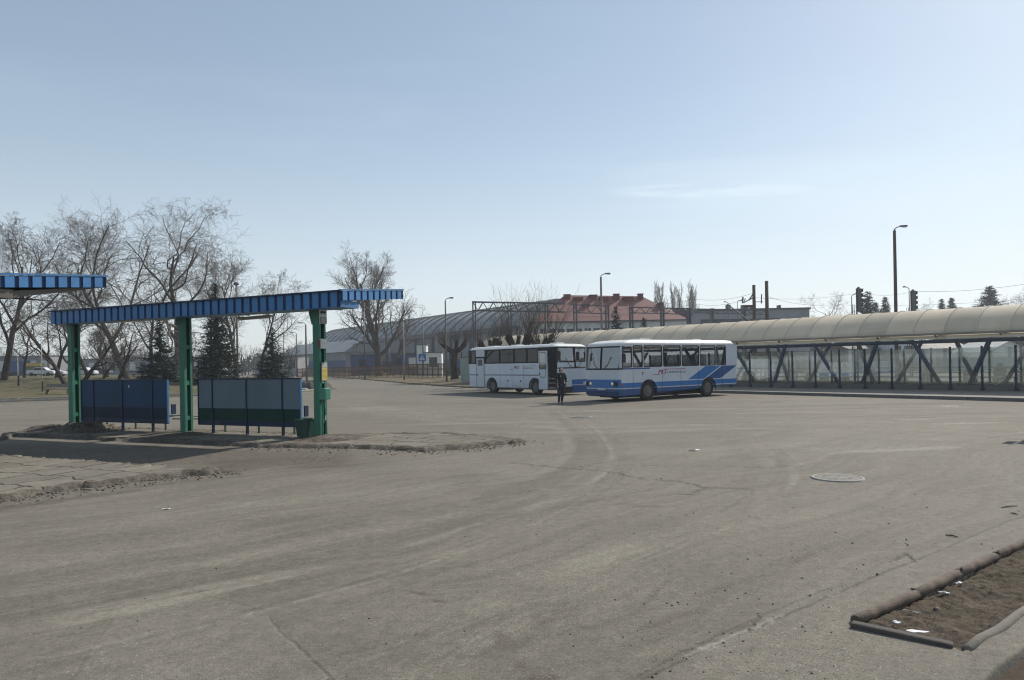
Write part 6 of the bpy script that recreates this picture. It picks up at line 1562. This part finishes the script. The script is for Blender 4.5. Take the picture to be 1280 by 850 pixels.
# left background: cars, lorry, low buildings
blockh('long low grey building far behind the park at the left edge', -60, 62, 446, 150, M_hallw, 'low_building', cat='building', dep=10)
blockh('low grey building far behind the park between the left and middle columns', 95, 262, 448, 158, M_greyw, 'low_building', cat='building', dep=10)
blockh('pale low building behind the smaller spruce', 318, 372, 446, 150, M_hallw, 'low_building', cat='building', dep=8)
M_glassd = worn('car_glass', (.02, .025, .03), .1)
def car(label, px, Y, colr, rot, lorry=False):
    b = at(px, Y, parkz); t = thing('parked_lorry' if lorry else 'parked_car', label, 'lorry' if lorry else 'car', tuple(b), rot, None if lorry else 'cars parked beyond the park')
    pm = worn('car_paint', colr, .35, 0, .08, 2)
    if lorry:
        MB().box(-3.2, 1.0, -1.15, 1.15, .8, 3.2).build('cargo_body', pm, t, bevel=.04); MB().box(1.15, 2.9, -1.1, 1.1, .5, 2.5).build('cab', pm, t, bevel=.12); MB().box(1.8, 2.93, -1.0, 1.0, 1.5, 2.25).build('windshield', M_glassd, t)
        for x in (-2.2, 2.1):
            for s in (-1, 1): MB().lathe((x, s*1.02, .5), [(.3, .1*s), (.5, .08*s), (.5, -.15*s)], 16, 'y').build('wheel', M_tyre, t, True)
        return
    prof = [(-2.1, .35), (-2.1, .85), (-1.9, .95), (-1.2, 1.0), (-.75, 1.42), (.6, 1.44), (1.1, .98), (1.95, .85), (2.1, .6), (2.1, .35)]
    m = MB(); n = len(prof); m.add([(x, -.82, z) for x, z in prof]+[(x, .82, z) for x, z in prof], [tuple(range(n)), tuple(reversed(range(n, 2*n)))]+[(i, n+i, n+(i+1) % n, (i+1) % n) for i in range(n)]); m.build('body', pm, t, bevel=.06)
    m = MB(); g_ = [(-1.1, 1.0), (-.7, 1.36), (.55, 1.38), (.98, 1.0)]
    for s in (-1, 1): m.add([(x, s*.835, z) for x, z in g_], [(0, 1, 2, 3)])
    m.build('side_windows', M_glassd, t, fix=False).modifiers.new('s', 'SOLIDIFY').thickness = .01
    for x in (-1.3, 1.3):
        for s in (-1, 1): MB().lathe((x, s*.75, .31), [(.18, .1*s), (.31, .08*s), (.31, -.1*s)], 16, 'y').build('wheel', M_tyre, t, True)
    for s in (-1, 1): MB().box(2.05, 2.12, s*.6-.15, s*.6+.15, .62, .76).build('headlight', M_lamp, t)
car('blue lorry parked beyond the park at the left', 30, 150, (.03, .06, .2), .3, True)
car('white car parked beyond the park near the thin pale post', 52, 122, (.6, .6, .6), .2)
car('silver car parked beyond the park left of the left column', 66, 126, (.4, .42, .45), .1)
car('dark car parked beyond the park right of the left column', 122, 124, (.05, .06, .08), .2)
car('white car half hidden behind the left column', 104, 120, (.55, .56, .58), .1)
b = at(46, 150, parkz); t = thing('yellow_kiosk', 'small yellow stall beyond the park at the left', 'stall', tuple(b)); MB().box(-1.3, 1.3, -1, 1, 0, 2.0).build('counter', worn('olive_board', (.16, .15, .04), .7), t); MB().box(-1.5, 1.5, -1.2, 1.2, 2.0, 2.7).build('canopy', worn('yellow_canopy', (.5, .34, .05), .6), t, bevel=.05)
for px, Y, lb in ((78, 54, 'low park bench on the grass left of the left column'),):
    b = at(72, Y, parkz); t = thing('park_bench', lb, 'bench', tuple(b), .1); wdm = worn('bench_wood', (.2, .18, .16), .8)
    MB().box(-.9, .9, -.2, .2, .38, .43).build('seat', wdm, t); MB().box(-.9, .9, .2, .24, .55, .8).build('backrest', wdm, t)
    for s in (-1, 1): MB().box(s*.75-.05, s*.75+.05, -.18, .22, -.1, .38).build('leg', M_conc, t)
# heap of dirt at the park corner
hp = at(392, 60)
o = patch('dirt_heap', [(hp.x-1.9, hp.y-1.0), (hp.x+1.6, hp.y-1.1), (hp.x+1.9, hp.y+1), (hp.x-1.5, hp.y+1.3)], .09, lambda x, y, d: -.04+.95*sstep(0, 1.3, d+(fbm(x*2, y*2, 3, 8)-.5)*.6)+(fbm(x*6, y*6, 3, 9)-.5)*.12*sstep(0, .3, d), worn('heap_soil', (.11, .095, .08), .95, 0, .4, 2, bump=.6), kind=None, margin=.2)
tag(o, 'heap of dark earth at the park corner left of the right column', 'heap')
o = MB().box(-.35, .35, -.12, .12, 0, .14).build('white_bag', M_white, None, bevel=.05); p = at(378, 57.5, parkz); o.location = (p.x, p.y, p.z); tag(o, 'white bag lying left of the dark earth heap', 'bag')
# distant wood as one mass
def wood(name, x0, x1, Y, h0, h1, dens, label, seed):
    q = random.Random(seed); sg = []; L = x1-x0; n = int(L*dens)
    for _ in range(n):
        x = q.uniform(x0, x1); y = Y+q.uniform(0, 14); H = h0+(h1-h0)*float(fbm(np.array([x*.06]), np.array([1.0]), 3, seed)[0])*q.uniform(.75, 1.2)
        p = Vector((x, y, -.2)); d = Vector((q.gauss(0, .05), 0, 1)); p2 = p+d*H*.55; sg.append((p, p2, .16, .09))
        for _k in range(11):
            a = p.lerp(p2, q.uniform(.15, 1)); e = a+Vector((q.gauss(0, H*.13), q.gauss(0, H*.1), H*q.uniform(.12, .45))); sg.append((a, e, .05, .015))
            for _j in range(3): b_ = a.lerp(e, q.uniform(.3, 1)); sg.append((b_, b_+Vector((q.gauss(0, H*.06), 0, H*q.uniform(.04, .16))), .028, .01))
    tag(tubes_np(name, sg, 3, M_twigd), label, 'wood', kind='stuff')
wood('distant_wood', 40, 190, 175, 6.0, 8.5, 2.2, 'distant leafless wood behind the railway at the right', 5)
wood('distant_wood', -190, -30, 185, 7, 11, 2.4, 'distant leafless wood behind the park at the left', 6)
wood('distant_wood', -40, 60, 230, 5, 8, 2.0, 'distant leafless wood behind the station', 7)
m = MB(); q = random.Random(2)
# far hedge that closes the horizon
hv = []
for _ in range(26000):
    x = q.uniform(-420, 420); y = 300+q.uniform(0, 20); z = 7.5*q.random()**.8*(.6+.4*math.sin(x*.05+math.sin(x*.17))); s_ = .7
    hv.append(((x-s_, y, z), (x+s_, y, z+q.uniform(-.3, .3)), (x+q.gauss(0, .5), y, z+s_*q.uniform(.6, 1.5))))
for _ in range(16000):
    x = q.uniform(34, 260); y = 150+q.uniform(0, 12)+max(0, 60-x)*.2; z = 6.6*q.random()**.7*(.72+.28*math.sin(x*.11+math.sin(x*.3))); s_ = .35
    hv.append(((x-s_, y, z), (x+s_, y, z+q.uniform(-.3, .3)), (x+q.gauss(0, .4), y, z+s_*q.uniform(.8, 2.2))))
A = np.array(hv).reshape(-1, 3); o = np_mesh('far_woodland', A, np.arange(len(A)).reshape(-1, 3), M_twigd); tag(o, 'low far woodland closing the horizon', 'woodland', kind='stuff')
# colour management
SC.view_settings.view_transform = 'Standard'; SC.view_settings.look = 'None'; SC.view_settings.exposure = EXPO; SC.view_settings.gamma = 1
SC.view_settings.use_curve_mapping = False
SC.render.engine = 'CYCLES'; SC.cycles.use_denoising = True; SC.cycles.filter_width = 1.15; SC.cycles.max_bounces = 6; SC.cycles.transparent_max_bounces = 16; SC.cycles.volume_bounces = 0
SC.cycles.caustics_reflective = False; SC.cycles.caustics_refractive = False
